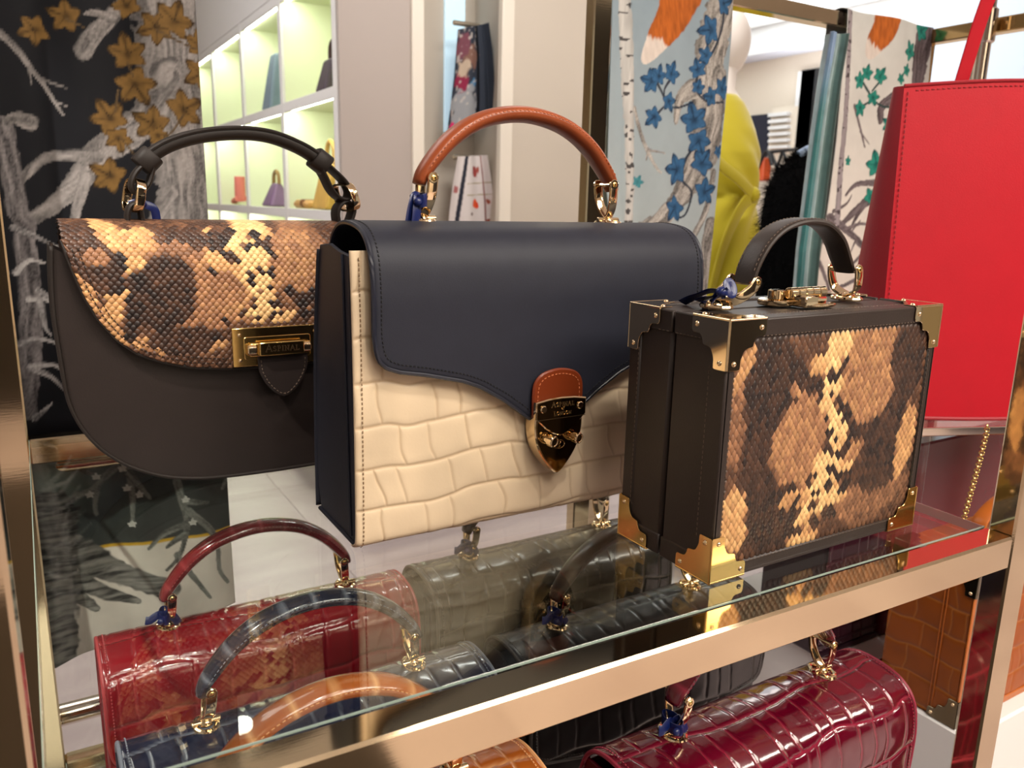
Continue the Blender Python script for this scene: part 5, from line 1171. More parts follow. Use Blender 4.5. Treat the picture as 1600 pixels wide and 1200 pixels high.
for q, w in (([(60, 810), (110, 850), (180, 890), (262, 912)], (30, 18)), ([(85, 900), (120, 900), (170, 925), (215, 935)], (22, 6)), ([(80, 915), (110, 920), (150, 945)], (26, 6)), ([(75, 800), (78, 900), (84, 1040)], (44, 36))):
    pr2.stroke(pts_at(Y2, q), w[0]*.00088*.8, w[1]*.00088*.8, (0, 0, 0), tex=plume, seed=q[0][0], soft=.003)
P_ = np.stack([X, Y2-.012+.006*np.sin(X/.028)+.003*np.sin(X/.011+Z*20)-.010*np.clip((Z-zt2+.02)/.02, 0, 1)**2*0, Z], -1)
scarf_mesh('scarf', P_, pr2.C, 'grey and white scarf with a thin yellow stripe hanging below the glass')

# --- fox scarves over the brass frame
def fox_scarf(Yp, edgeL, edgeR, px0, ys, tint_top, tint_bot, leafc, leafd, grey_d, grey_l, leaves, stems, trunks, birch, tail, label, extra, folds, seed, ytop):
    """edgeL/edgeR: measured (x,y) pairs along both selvages"""
    A = at(Yp); eL = sorted(pts_at(Yp, edgeL), key=lambda p: p[1]); eR = sorted(pts_at(Yp, edgeR), key=lambda p: p[1])
    z0 = min(eL[0][1], eR[0][1]); z1 = zB+.002
    nx, nz = 170, 300
    U, V = np.meshgrid(np.linspace(0, 1, nx), np.linspace(0, 1, nz), indexing='ij')
    Z = z0+(z1-z0)*V; XL = np.interp(Z, [p[1] for p in eL], [p[0] for p in eL]); XR = np.interp(Z, [p[1] for p in eR], [p[0] for p in eR]); X = XL+(XR-XL)*U
    pr = Print(X, Z); g = np.clip((Z-z0)/(z1-z0), 0, 1)[..., None]
    pr.C[:] = (tint_bot*(1-g)+tint_top*g)*(.95+.1*fbm(X/.02, Z/.02, seed)[..., None])
    s = np.linalg.norm(A(1001, 200)-A(1000, 200))
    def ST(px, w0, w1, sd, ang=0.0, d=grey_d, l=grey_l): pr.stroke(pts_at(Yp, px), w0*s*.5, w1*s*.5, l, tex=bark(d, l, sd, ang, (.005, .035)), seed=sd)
    for (q, w0, w1, a) in trunks: ST(q, w0, w1, seed+int(abs(q[0][0])) % 97, a)
    for q in stems: ST(q, 5, 3, seed+7, 0, leafd*.6+grey_d*.4, leafd*.5+grey_d*.5)
    bx = [b for b in birch[0]]; bw = birch[1]
    def bk(x, z, a, d):
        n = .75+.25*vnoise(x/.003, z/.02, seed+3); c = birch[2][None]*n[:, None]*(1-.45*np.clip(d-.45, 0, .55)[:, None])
        st = (vnoise(x/.014, z/.0045, seed+8) > .70)*(vnoise(x/.05, z/.03, seed+4) > .32)
        return np.where(st[:, None], birch[3][None], c)
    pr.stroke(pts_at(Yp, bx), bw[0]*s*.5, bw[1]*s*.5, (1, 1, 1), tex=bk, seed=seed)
    fo, fw2 = rgb3(178, 94, 34), rgb3(222, 210, 200)
    def fox(x, z, a, d):
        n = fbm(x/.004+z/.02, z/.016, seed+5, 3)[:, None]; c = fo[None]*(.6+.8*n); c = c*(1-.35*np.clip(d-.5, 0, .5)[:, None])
        zz = np.interp(x, [p[0] for p in sorted(tw)], [p[1] for p in sorted(tw)])+.012*(vnoise(x/.004, z/.05, seed)-.5)
        w = np.clip((zz-z)/.006+.5, 0, 1)[:, None]; return c*(1-w)+fw2[None]*(.8+.25*n)*w
    tw = pts_at(Yp, tail[2])
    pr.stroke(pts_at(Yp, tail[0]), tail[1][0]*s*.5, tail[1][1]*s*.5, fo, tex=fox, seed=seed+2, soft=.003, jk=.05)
    for (x, y, r, a) in leaves: p = A(x, y); pr.leaf(p[0], p[1], r*s*1.12, math.radians(a), leafc, leafd, int(x))
    for (q, c, r) in extra: p = A(*q); pr.leaf(p[0], p[1], r*s, 1.2, c, c*.6, 3)
    Y = Yp-.004-folds(U, V, X, Z)
    # over the bar: cloth bends back at the top
    P_ = np.stack([X, Y, Z], -1)
    tt = np.linspace(0, 1, 10)[None, :]; Xt = np.tile(X[:, -1:], (1, 10)); Pt = np.stack([Xt, Y[:, -1:]+.036*tt, z1+.0045*np.sin(math.pi*tt)+0*Xt], -1)
    Zb = np.linspace(z1, z1-.45, 30)[None, :]; Pb = np.stack([np.tile(X[:, -1:], (1, 30)), Y[:, -1:]*0+FY+.034+.004*np.sin(X[:, -1:]/.03)+0*Zb, Zb+0*X[:, -1:]], -1)
    full = np.concatenate([P_, Pt[:, 1:], Pb[:, 1:]], 1); Cc = np.concatenate([pr.C, np.tile(np.asarray(tint_top)[None, None, :], (nx, 38, 1))], 1)
    return scarf_mesh('scarf', full, Cc, label)
t2 = [([(1140, -20), (1112, 60), (1105, 120), (1098, 200), (1085, 260), (1060, 310), (1020, 350), (985, 365)], 62, 18, .1), ([(1100, 240), (1112, 190), (1120, 120)], 44, 30, 0), ([(1035, 325), (1010, 352), (995, 375)], 14, 8, -.6),
      ([(1080, 140), (1062, 155), (1055, 190)], 26, 8, .5), ([(1110, 270), (1100, 320), (1085, 360), (1078, 375)], 12, 8, 0), ([(987, 170), (1005, 230), (1020, 262), (1028, 270)], 7, 3, .4), ([(1010, 235), (1035, 240)], 4, 2, 0), ([(1008, 232), (1006, 250)], 4, 2, 0), ([(1000, 350), (1012, 338)], 5, 3, 0), ([(1105, 350), (1095, 420), (1085, 480)], 22, 22, 0), ([(1080, 395), (1090, 390)], 5, 4, 0)]
L2_ = [(1128, 6, 17, 20), (1105, 48, 20, 190), (1098, 88, 13, 150), (1087, 110, 14, 110), (1087, 138, 11, 80), (1106, 152, 14, 180), (1125, 140, 17, 70), (1082, 188, 22, 110), (1088, 220, 20, 290), (1057, 265, 22, 180), (1092, 256, 20, 60), (1095, 300, 20, 20), (1053, 325, 19, 230), (1013, 128, 16, 170), (1024, 120, 14, 80), (1047, 116, 16, 70), (1042, 158, 14, 300), (1017, 183, 15, 220), (1118, 238, 10, 60)]
st2 = [[(1022, 132), (1032, 150), (1040, 165), (1060, 168), (1080, 160)], [(1045, 125), (1034, 140), (1034, 155)], [(1020, 180), (1032, 168)], [(1130, 10), (1125, 45), (1108, 82), (1090, 105), (1085, 140), (1100, 160), (1128, 160)], [(1085, 225), (1070, 250), (1065, 280), (1078, 300), (1070, 335), (1055, 340)]]
fox_scarf(FY-.006, [(950, -30), (944, 100), (940, 200), (937, 300), (946, 380), (950, 520)], [(1147, -30), (1142, 60), (1135, 140), (1126, 220), (1115, 320), (1106, 400), (1092, 520)], None, None,
    rgb3(134, 152, 164), rgb3(178, 186, 184), rgb3(54, 98, 138), rgb3(22, 42, 66), rgb3(66, 64, 62), rgb3(200, 194, 186), L2_, st2, t2,
    ([(968, -30), (973, 100), (977, 200), (979, 300), (976, 360), (975, 480)], (17, 22), rgb3(206, 204, 200), rgb3(72, 70, 70)),
    ([(1068, -40), (1050, 20), (1024, 60), (1004, 92)], (76, 14), [(990, 44), (1010, 58), (1030, 66), (1045, 80)]), 'blue grey fox scarf with blue ivy between brass post and yellow dress', [((994, 285), rgb3(70, 140, 150), 10)],
    lambda U, V, X, Z: .012*np.exp(-((U-.16)/.07)**2)+.010*np.clip((.12-U)/.12, 0, 1)+.004*np.sin(U*14+Z*6), 210, None)
t3 = [([(1452, 30), (1440, 80), (1432, 130), (1425, 180), (1400, 210)], 50, 26, .1), ([(1398, 260), (1385, 285), (1360, 310), (1330, 335), (1310, 350)], 26, 8, .7), ([(1380, 285), (1340, 288), (1318, 305)], 12, 5, 1.2), ([(1352, 320), (1335, 345), (1328, 358)], 10, 5, .2),
      ([(1290, 340), (1320, 360), (1345, 378), (1358, 402)], 16, 5, -.6), ([(1318, 358), (1345, 350), (1360, 352)], 7, 4, 0), ([(1330, 362), (1345, 345)], 5, 3, 0), ([(1335, 370), (1345, 385), (1370, 390)], 6, 4, 0), ([(1338, 375), (1328, 395)], 6, 3, 0), ([(1295, 330), (1320, 318), (1330, 305)], 7, 3, 0), ([(1275, 375), (1300, 385)], 8, 5, 0),
      ([(1335, 165), (1345, 200), (1352, 230)], 7, 3, .2), ([(1345, 205), (1358, 225)], 4, 2, 0), ([(1345, 400), (1330, 415), (1325, 420)], 7, 4, 0), ([(1370, 420), (1330, 440), (1300, 450)], 9, 6, 0), ([(1395, 150), (1375, 165), (1372, 190)], 20, 9, .4), ([(1275, 410), (1285, 440), (1290, 460)], 8, 5, 0)]
L3_ = [(1345, 126, 14, 170), (1355, 115, 13, 80), (1372, 120, 14, 60), (1363, 152, 13, 300), (1345, 168, 14, 240), (1367, 258, 22, 110), (1360, 308, 17, 60), (1440, 48, 18, 30), (1418, 82, 17, 120), (1410, 112, 11, 80), (1400, 125, 10, 60), (1383, 195, 14, 150), (1322, 253, 9, 90)]
st3 = [[(1350, 130), (1358, 145), (1365, 158), (1378, 168), (1390, 165)], [(1372, 128), (1362, 142)], [(1350, 165), (1360, 158)], [(1367, 262), (1368, 285)], [(1365, 300), (1358, 318)]]
fox_scarf(FY-.006, [(1322, 10), (1318, 60), (1308, 140), (1300, 220), (1290, 300), (1276, 400), (1265, 520)], [(1462, 10), (1456, 60), (1452, 120), (1440, 220), (1430, 330), (1415, 520)], None, None,
    rgb3(202, 204, 200), rgb3(226, 214, 204), rgb3(44, 138, 122), rgb3(12, 74, 72), rgb3(56, 46, 48), rgb3(128, 116, 120), L3_, st3, t3,
    ([(1326, 20), (1322, 100), (1317, 180), (1308, 260), (1302, 340), (1296, 380)], (12, 16), rgb3(158, 148, 152), rgb3(72, 62, 66)),
    ([(1388, 0), (1380, 40), (1366, 68), (1360, 82)], (62, 20), [(1345, 52), (1358, 60), (1368, 75)]), 'cream fox scarf with teal ivy hanging beside the red tote', [],
    lambda U, V, X, Z: .006*np.sin(U*9+Z*5)+.0*U, 310, None)
# teal velvet scarf bunched beside the cream one
TV = mat('teal_velvet', (1, 1, 1, 1), .42, 0, .6, .25, 160, attr=True, sheen=.6)
Yt = FY-.036; m = MB()
Eo = [(1298, 62), (1286, 130), (1274, 210), (1262, 300), (1250, 390), (1240, 520)]; Ei = [(1330, 62), (1318, 130), (1308, 210), (1298, 300), (1288, 390), (1276, 520)]
ea = np.array(pts_at(Yt, Eo)); eb = np.array(pts_at(Yt, Ei)); n = 90
Zt = np.linspace(ea[:, 1].min(), ony(1305, 50, Yt)[2], 200); xa = np.interp(Zt, ea[::-1, 1], ea[::-1, 0]); xb = np.interp(Zt, eb[::-1, 1], eb[::-1, 0])
u = np.linspace(0, 1, n); U, V = np.meshgrid(u, np.arange(200), indexing='ij')
X = xa[None]+(xb-xa)[None]*U; Zz = np.tile(Zt[None], (n, 1)); Yy = Yt-.014*np.sin(U*4*math.pi)-.006*np.sin(U*9*math.pi+1)+.008
pal = np.array([rgb3(34, 112, 112), rgb3(70, 130, 132), rgb3(166, 192, 196), rgb3(176, 200, 202), rgb3(84, 118, 116), rgb3(58, 84, 80), rgb3(96, 128, 126), rgb3(178, 202, 204)])
ci = np.clip(U*7.99, 0, 7).astype(int); C = pal[ci]; up_ = np.clip((Zz-.42)/.1, 0, 1)[..., None]*(ci <= 1)[..., None]; C = C*(1-up_)+rgb3(120, 150, 186)*up_
C = C*(.85+.3*vnoise(X/.006, Zz/.012, 3)[..., None]); m.grid(np.stack([X, Yy, Zz], -1), C)
o = m.build('scarf', TV, angle=180); md = o.modifiers.new('thickness', 'SOLIDIFY'); md.thickness = .0015; tag(o, 'teal and pale blue velvet scarf bunched left of the cream fox scarf', 'scarf')

# ------------------------------------------------------------------ big red tote on a clear stand
TD = .96; tl = dep(1413, 134, TD); zt3 = tl[2]; zb3 = -.006
RED = mat('red_saffiano_leather', rgb(178, 12, 32), .48, 0, .25, .14, 650, var=.03, vscale=30, aniso=(1, 1, 2.2)); REDD = mat('red_gusset', rgb(150, 18, 34), .5, 0, .4, .1, 420)
TROT = -YA+math.radians(9)
tote = thing('tote_bag', 'large bright red leather tote with a flat strap, right of the trunk case', 'handbag', (tl[0], tl[1], zb3), rz=TROT)
TWt, TWb, THt = .36, .372, zt3-zb3
nu, nv = 90, 70; U, V = np.meshgrid(np.linspace(0, 1, nu), np.linspace(0, 1, nv), indexing='ij')
Fx = (TWt*V+TWb*(1-V))*U-(TWb-TWt)/2*(1-V); Fz = V*THt+.010*np.sin(math.pi*U)*V-.004*np.sin(math.pi*U)*(1-V); Fy = -.055*(1-V)**1.2*0-.030*(1-V)-.022*np.sin(math.pi*U)*(.4+.6*V)
m = MB(); m.grid(np.stack([Fx, Fy, Fz], -1)); fp = m.build('front_panel', RED, tote, angle=180, local=True)
m = MB(); m.grid(np.stack([Fx, .05*(1-V)-Fy*0+.022+.02*np.sin(math.pi*U), Fz], -1)); m.build('back_panel', RED, tote, angle=180, local=True)
for k, (ux, nm) in enumerate(((0, 'side_gusset'), (1, 'side_gusset'))):
    Ug, Vg = np.meshgrid(np.linspace(0, 1, 24), np.linspace(0, 1, nv), indexing='ij')
    xe = -(TWb-TWt)/2*(1-Vg) if ux == 0 else TWt*Vg+TWb*(1-Vg)-(TWb-TWt)/2*(1-Vg)
    y0_ = -.030*(1-Vg); y1_ = .05*(1-Vg)+.022
    m = MB(); m.grid(np.stack([xe+(.004+.005*(1-Vg))*np.sin(math.pi*Ug)*(-1 if ux == 0 else 1), y0_+(y1_-y0_)*Ug, Vg*THt], -1)); m.build(nm, REDD, tote, angle=180, local=True, label='darker red side gusset')
m = MB(); m.box(-.02, TWt+.02, -.03, .16, -.0005, .004, .001); m.build('base', REDD, tote, local=True)
m = MB(); top = np.stack([Fx[:, -1], Fy[:, -1], Fz[:, -1]], 1); m.tube(top, .0022, 8); bt_ = np.stack([Fx[:, 0], Fy[:, 0], Fz[:, 0]+.002], 1); m.tube(bt_, .0028, 8); m.build('piping', REDD, tote, local=True)
m = MB()
sv = np.linspace(.01, .985, 60); sp = np.stack([np.interp(sv, V[0], Fx[0])+.0042, np.interp(sv, V[0], Fy[0])-.0022, sv*THt], 1); dashes(m, sp, np.tile([0, -1.0, 0], (60, 1)), .0062, .0040, .0012, .0008)
tp = top+np.array([0, -.0006, -.0065]); dashes(m, tp[3:-2], np.tile([0, -1.0, 0], (len(tp)-5, 1)), .0062, .0040, .0012, .0008); m.build('stitching', mat('red_thread', rgb(130, 8, 22), .6), fp, kind='stuff', local=True)
for yy, lift in ((-.004, .26),):
    sw = resample(crs([(.068, yy+.006, THt-.05), (.072, yy, THt+.01), (.085, yy-.02*(yy < 0), THt+.12), (.125, yy-.05*(yy < 0), THt+lift*.86), (.18, yy-.06*(yy < 0), THt+lift), (.235, yy-.05*(yy < 0), THt+lift*.86), (.275, yy-.02*(yy < 0), THt+.12), (.288, yy, THt+.01), (.292, yy+.006, THt-.05)], 8), 80)
    m = MB(); m.sweep(sw, oval(.0092, .0016, 12, 3.4), up=np.array([0, -1.0, .02]))
    m.build('strap', RED, tote, local=True)
m = MB(); m.box(.02, TWt-.02, .006, .012, THt-.06, THt-.012); m.build('lining', BLACKIN, tote, local=True)
# round chrome pole at the middle of the frame's side bar
m = MB(); yp = .918; m.cyl((1.546, yp, FLOOR), (1.546, yp, 1.1), .0140, 24); m.build('round_pole', CHROME, fr2, label='shiny round chrome pole')
m = MB(); m.cyl((1.546, yp, .555), (1.546, yp, .615), .019, 24, cham=.003); m.build('collar', CHROME, fr2)
# neighbouring clear shelf that carries the tote, burgundy plinth, chain and acrylic tube
ns = thing('glass_shelf', 'small clear glass shelf with chrome rim under the red tote', 'shelf', (1.05, .62, zb3-.012))
RZ = Matrix.Translation(Vector((tl[0], tl[1], zb3))) @ Matrix.Rotation(TROT, 4, 'Z')
m = MB(); m.box(-.10, TWb+.05, -.07, .22, -.0105, -.0022, .001, M=RZ); m.build('glass_pane', GLASS, ns, smooth=False)
m = MB(); m.box(-.104, TWb+.054, -.074, -.0695, -.0125, -.0020, .001, M=RZ); m.box(-.104, -.0995, -.0695, .2195, -.0125, -.0020, .001, M=RZ); m.build('chrome_rim', CHROME, ns, smooth=False)
m = MB(); cchr = (RZ @ Vector((.1, -.05, 0)))
for (a, b) in ((.125, .045), (TWb+.02, -.055), (.02, .2), (TWb, .2)): 
    v = RZ @ Vector((a, b, 0)); m = MB(); m.cyl((v.x, v.y, OZ), (v.x, v.y, zb3-.010), .0085, 18); m.build('acrylic_leg', CLEAR, ns)
BP = mat('burgundy_lacquer', rgb(98, 22, 32), .16, 0, .6, var=.05, vscale=6)
m = MB(); m.box(1.03, 1.62, .64, .665, OZ-.0005, -.072, .003); bpn = m.build('burgundy_plinth', BP, smooth=False); tag(bpn, 'glossy burgundy display block below the red tote', 'plinth')
v = [dep(1543, 664, .93), dep(1541, 678, .93), dep(1532, 715, .93), dep(1522, 752, .93), dep(1513, 785, .93), dep(1505, 815, .93)]
ch_ = thing('gold_chain', 'thin gold chain strap hanging below the red tote', 'chain', tuple(v[0])); m = MB(); pc = resample(np.array(v), 34)
for i in range(33):
    c = (pc[i]+pc[i+1])/2; d = pc[i+1]-pc[i]; d /= np.linalg.norm(d); ax = np.cross(d, [0.3, -1, 0]) if i % 2 else np.array([.3, -1, 0]); ax = ax-d*(ax @ d); ax /= np.linalg.norm(ax); m.torus(c, .0024, .0009, axis=ax, n=10, m=5)
m.build('links', GOLD_Y, ch_)
wc = dep(1440, 848-20, .80)

# ------------------------------------------------------------------ mannequin in a yellow wrap dress
MDp = 2.5; mc = dep(1118, 300, MDp); mpx = MDp/FPX
man = thing('mannequin', 'white egg-headed shop mannequin in the yellow wrap dress', 'mannequin', (mc[0], mc[1], FLOOR))
MANW = mat('mannequin_white', rgb(232, 226, 220), .45, 0, .4)
def ring_stack(rows, n=48, folds=None):
    G = []
    for (px, py, hw, dp) in rows:
        c = dep(px, py, MDp); c = np.array([c[0]-0, c[1], c[2]]); q = np.linspace(0, 2*math.pi, n, endpoint=False)
        rx = hw*mpx; ry = dp*mpx
        off = 0 if folds is None else folds(q, py)*mpx
        G.append(c+np.outer(np.cos(q)*(rx+off), _r0)+np.outer(np.sin(q)*(ry+off), np.array([math.sin(YA), math.cos(YA), 0])))
    return np.array(G)
body = [(1135, 96, 19, 18), (1133, 118, 17, 17), (1128, 140, 20, 18), (1118, 156, 40, 22), (1114, 172, 52, 28), (1116, 200, 52, 38), (1118, 250, 54, 46), (1120, 300, 48, 40), (1118, 350, 58, 48), (1116, 420, 62, 52), (1112, 520, 58, 50), (1108, 640, 42, 40), (1106, 800, 34, 34), (1104, 930, 24, 26)]
m = MB(); m.grid(ring_stack([(a, b, c, d) for a, b, c, d in body]), wv=True); m.build('body', MANW, man, angle=180)
m = MB(); hc_ = dep(1134, 66, MDp); m.ball(hc_, (36*mpx, 40*mpx, 54*mpx), 28, 18); m.build('head', MANW, man, angle=180)
YEL = mat('yellow_jersey', rgb(186, 172, 28), .62, 0, .25, .04, 300, sheen=.35)
ds = [(1116, 150, 34, 26), (1117, 162, 44, 32), (1118, 180, 51, 38), (1120, 205, 58, 46), (1122, 240, 62, 54), (1122, 265, 61, 53), (1122, 290, 57, 47), (1122, 310, 55, 44), (1121, 330, 58, 47), (1120, 360, 62, 54), (1118, 400, 63, 58), (1114, 440, 60, 58), (1110, 500, 58, 56), (1106, 580, 56, 54)]
rows = np.array(ds, float); yy_ = np.linspace(150, 580, 110); rows = np.stack([yy_]+[np.interp(yy_, rows[:, 1], rows[:, k]) for k in (0, 2, 3)], 1)
def fold(q, py):
    w = np.exp(-((py-305)/75)**2); tie = -1.0
    ang = (q-5.6+math.pi) % (2*math.pi)-math.pi
    r = 3.2*w*np.sin((py-305)/9.0+ang*7*np.sign(py-305.01))*np.exp(-(ang/1.3)**2)
    r += 2.6*np.sin(q*9+py/60)*np.clip((py-330)/80, 0, 1)
    r += 5*np.exp(-((ang-.15)/.22)**2)*np.exp(-((py-306)/14)**2)
    return r
Gd = ring_stack([(a, b, c, d) for b, a, c, d in rows], 120, fold)
# wrap hem: shorter at the right, longer at the left
q = np.linspace(0, 2*math.pi, 120, endpoint=False)
for j in range(120):
    a = (q[j]+math.pi) % (2*math.pi)-math.pi; zmin = dep(1110, 446, MDp)[2] if abs(a) < .9 else dep(1110, 560, MDp)[2]
    Gd[:, j, 2] = np.maximum(Gd[:, j, 2], zmin)
m = MB(); m.grid(Gd, wv=True); dr = m.build('dress', YEL, man, angle=180, label='mustard yellow wrap dress knotted at the waist'); md = dr.modifiers.new('thickness', 'SOLIDIFY'); md.thickness = .004; md.offset = 1
m = MB(); k = dep(1178, 305, MDp-.10); m.ball(k, (.020, .018, .024), 16, 10)
m.sweep(crs([k, k+[-.05, .0, -.04], k+[-.11, .0, -.16], k+[-.15, 0, -.34]], 6), oval(.022, .006, 12), up=np.array([.3, -1, 0])); m.sweep(crs([k, k+[-.08, -.01, .045], k+[-.17, 0, .10], k+[-.24, .01, .2]], 6), oval(.018, .006, 12), up=np.array([.3, -1, 0])); m.build('waist_knot', YEL, dr)
m = MB(); m.cyl((mc[0], mc[1], FLOOR), (mc[0], mc[1], FLOOR+.015), .17, 32, cham=.003); m.build('base', CHROME, man)

# ------------------------------------------------------------------ black fluffy fur coat on a stand
FD = 2.0; fpx = FD/FPX; fc = dep(1285, 400, FD)
fur = thing('fur_coat', 'black fluffy fur coat on a stand behind the trunk case handle', 'coat', (fc[0], fc[1], FLOOR))
rows = [(1276, 232, 10), (1274, 240, 26), (1274, 252, 42), (1274, 270, 60), (1274, 300, 76), (1275, 340, 84), (1276, 400, 90), (1277, 460, 95), (1278, 540, 100), (1276, 700, 104), (1274, 800, 106)]
G = []
for (px, py, hw) in rows:
    c = dep(px, py, FD); q = np.linspace(0, 2*math.pi, 40, endpoint=False); G.append(c+np.outer(np.cos(q)*hw*fpx, _r0)+np.outer(np.sin(q)*hw*fpx*.6, np.array([math.sin(YA), math.cos(YA), 0])))
G = np.array(G); FURM = mat('black_fur', rgb(4, 4, 5), .9, 0, .08)
m = MB(); m.grid(G, wv=True); m.add(G[0], [tuple(range(40))]); m.build('coat_body', FURM, fur, angle=180)
rng = np.random.RandomState(4); m = MB(); n = 9000
ri = rng.rand(n)*(len(rows)-1.001); qi = rng.rand(n)*40; i0 = ri.astype(int); f = (ri-i0)[:, None]; j0 = qi.astype(int); j1 = (j0+1) % 40; g = (qi-j0)[:, None]
Pn = (G[i0, j0]*(1-g)+G[i0, j1]*g)*(1-f)+(G[i0+1, j0]*(1-g)+G[i0+1, j1]*g)*f
cen = np.array([dep(1275, 400, FD)[0], dep(1275, 400, FD)[1]]); Nn = Pn.copy(); Nn[:, :2] -= cen; Nn[:, 2] = .10*(Pn[:, 2] > .28); Nn /= np.linalg.norm(Nn, axis=1)[:, None]
dv = Nn*.55+rng.randn(n, 3)*.35+np.array([0, 0, -.35]); dv /= np.linalg.norm(dv, axis=1)[:, None]; Ln = (.016+.018*rng.rand(n))[:, None]; sd = np.cross(dv, rng.randn(n, 3)); sd /= np.linalg.norm(sd, axis=1)[:, None]
Vv = np.stack([Pn-sd*.0009, Pn+sd*.0009, Pn+dv*Ln], 1); m.add(Vv.reshape(-1, 3), np.arange(n*3).reshape(n, 3)); m.build('fur', FURM, fur, smooth=False, kind='stuff')
m = MB(); c = dep(1262, 236, FD); m.sweep(crs([c+[-.03, 0, -.012], c+[0, -.01, .004], c+[.05, 0, .008]], 6), oval(.012, .012), up=np.array([0, 0, 1.0])); m.build('collar', mat('pale_blue_cloth', rgb(150, 172, 200), .7), fur, label='pale blue collar')

# ------------------------------------------------------------------ far right wall: display recess, ledges, bags
XR = 5.60
def rbox_px(name, a, b, X0, th, mt, parent=None, bev=.003):
    p, q = onx(*a, X0), onx(*b, X0); m = MB(); m.box(X0-th, X0, min(p[1], q[1]), max(p[1], q[1]), min(p[2], q[2]), max(p[2], q[2]), bev); return m.build(name, mt, parent, smooth=False)
tag(rbox_px('wall_hanging', (1254, 110), (1292, 330), XR, .012, BLACKP), 'tall black wall panel between wall shelves and teal scarf', 'panel')
o = rbox_px('trim_5', (1248, 112), (1254, 330), XR, .012, WHITE); o['kind'] = 'structure'
nvp = mat('navy_cloth', rgb(26, 28, 46), .7); tag(rbox_px('wall_display', (1163, 182), (1205, 250), XR, .012, nvp), 'dark navy square display panel beside the yellow dress', 'panel')
lg = thing('ledge_rack', 'white wall rack of thin ledges right of the navy panel', 'rack', tuple(onx(1220, 225, XR)))
rbox_px('back_board', (1207, 170), (1240, 262), XR-.002, .012, CREAMW, lg)
for k in range(6):
    y = 178+k*10.5-(k*.3); rbox_px('ledge', (1206, y), (1236, y+2.6), XR-.014, .05, WHITE, lg, .002)
BST = mat('black_strap', rgb(24, 20, 20), .5)
og = thing('orange_bag', 'orange bag with black straps far behind the yellow dress', 'handbag', tuple(onx(1193, 282, XR-.2)))
rbox_px('body', (1181, 248), (1204, 283), XR-.2, .10, mat('orange_leather', rgb(206, 84, 40), .45), og, .012)
p, q, r = onx(1184, 262, XR-.31), onx(1198, 236, XR-.31), onx(1206, 258, XR-.31); m = MB(); m.tube(crs([p, q, r], 6), .014, 8); m.build('strap', BST, og)
tr_ = thing('wall_easel', 'black folding trestle standing by the far shop wall', 'stand', tuple(onx(1222, 285, XR-.25)))
for a, b in (((1205, 238), (1222, 285)), ((1222, 238), (1207, 285)), ((1224, 238), (1240, 285)), ((1241, 238), (1226, 285))):
    m = MB(); m.tube(np.array([onx(*a, XR-.25), onx(*b, XR-.25)]), .013, 8); m.build('leg', BST, tr_)
m = MB(); m.tube(np.array([onx(1200, 238, XR-.25), onx(1246, 233, XR-.25)]), .013, 8); m.build('bar', BST, tr_)

# ------------------------------------------------------------------ goods in the pigeonholes
def tote_shape(mb, c, w, d, h, taper=.8, n=4):
    x, y, z = c
    V = [(x-d/2, y-w/2, z), (x+d/2, y-w/2, z), (x+d/2, y+w/2, z), (x-d/2, y+w/2, z), (x-d/2*taper*.5, y-w/2*taper, z+h), (x+d/2*taper*.5, y-w/2*taper, z+h), (x+d/2*taper*.5, y+w/2*taper, z+h), (x-d/2*taper*.5, y+w/2*taper, z+h)]
    mb.add(V, [(3, 2, 1, 0), (4, 5, 6, 7), (0, 1, 5, 4), (1, 2, 6, 5), (2, 3, 7, 6), (3, 0, 4, 7)])
def shelf_bag(name, label, a, b, X, z0, col, taper=.8, hcol=None, handle=True):
    p, q = onx(*a, X), onx(*b, X); w = abs(p[1]-q[1]); c = ((X), (p[1]+q[1])/2, z0); h = max(p[2], q[2])-z0
    t = thing(name, label, 'handbag', c); mt = mat(name+'_leather', col, .45, 0, .4, .05, 150, var=.12, vscale=14)
    m = MB(); hb = h*(.66 if handle else 1.0); tote_shape(m, c, w, .12, hb, taper); b_ = m.build('body', mt, t, smooth=False); md = b_.modifiers.new('soft', 'BEVEL'); md.width = .012; md.segments = 2
    if handle:
        m = MB(); m.tube(crs([(X, c[1]-w*.28, z0+hb*.98), (X, c[1]-w*.22, z0+h*.9), (X, c[1], z0+h), (X, c[1]+w*.22, z0+h*.9), (X, c[1]+w*.28, z0+hb*.98)], 6), .009, 8); m.build('handle', mat(name+'_handle', hcol or col, .45), t)
    return t
XB = XW+.078
shelf_bag('tall_bag', 'tall blue grey bag in the upper middle pigeonhole', (424, 88), (441, 163), XB, NZ[3]+.002, rgb(116, 134, 150), .55, handle=False)
shelf_bag('dark_bag', 'dark brown and grey handbag in the upper right pigeonhole', (512, 68), (530, 140), XB, NZ[3]+.002, rgb(74, 62, 74), .8, rgb(60, 28, 30))
shelf_bag('purple_bag', 'purple drawstring bag in the lower middle pigeonhole', (424, 268), (441, 322), XB, NZ[2]+.002, rgb(120, 92, 128), .5, rgb(150, 120, 70))
shelf_bag('gold_bag', 'tall golden arch handled bag in the lower right pigeonhole', (505, 222), (530, 328), XB, NZ[2]+.002, rgb(206, 164, 84), .7, rgb(206, 168, 90))
t = thing('pink_shoe', 'coral pink shoe in the lower left pigeonhole', 'shoe', tuple(onx(370, 318, XB))); PK = mat('coral_pink', rgb(226, 126, 118), .5); z_ = NZ[2]+.002
p = onx(371.5, 316, XB); m = MB(); pth = crs([(XB, p[1]+.095, z_+.012), (XB, p[1]+.04, z_+.024), (XB, p[1]-.05, z_+.030), (XB, p[1]-.09, z_+.034)], 6); m.sweep(pth, oval(.035, .018), up=(0, 0, 1), scale=np.linspace(.5, 1, len(pth))); m.build('sole', PK, t)
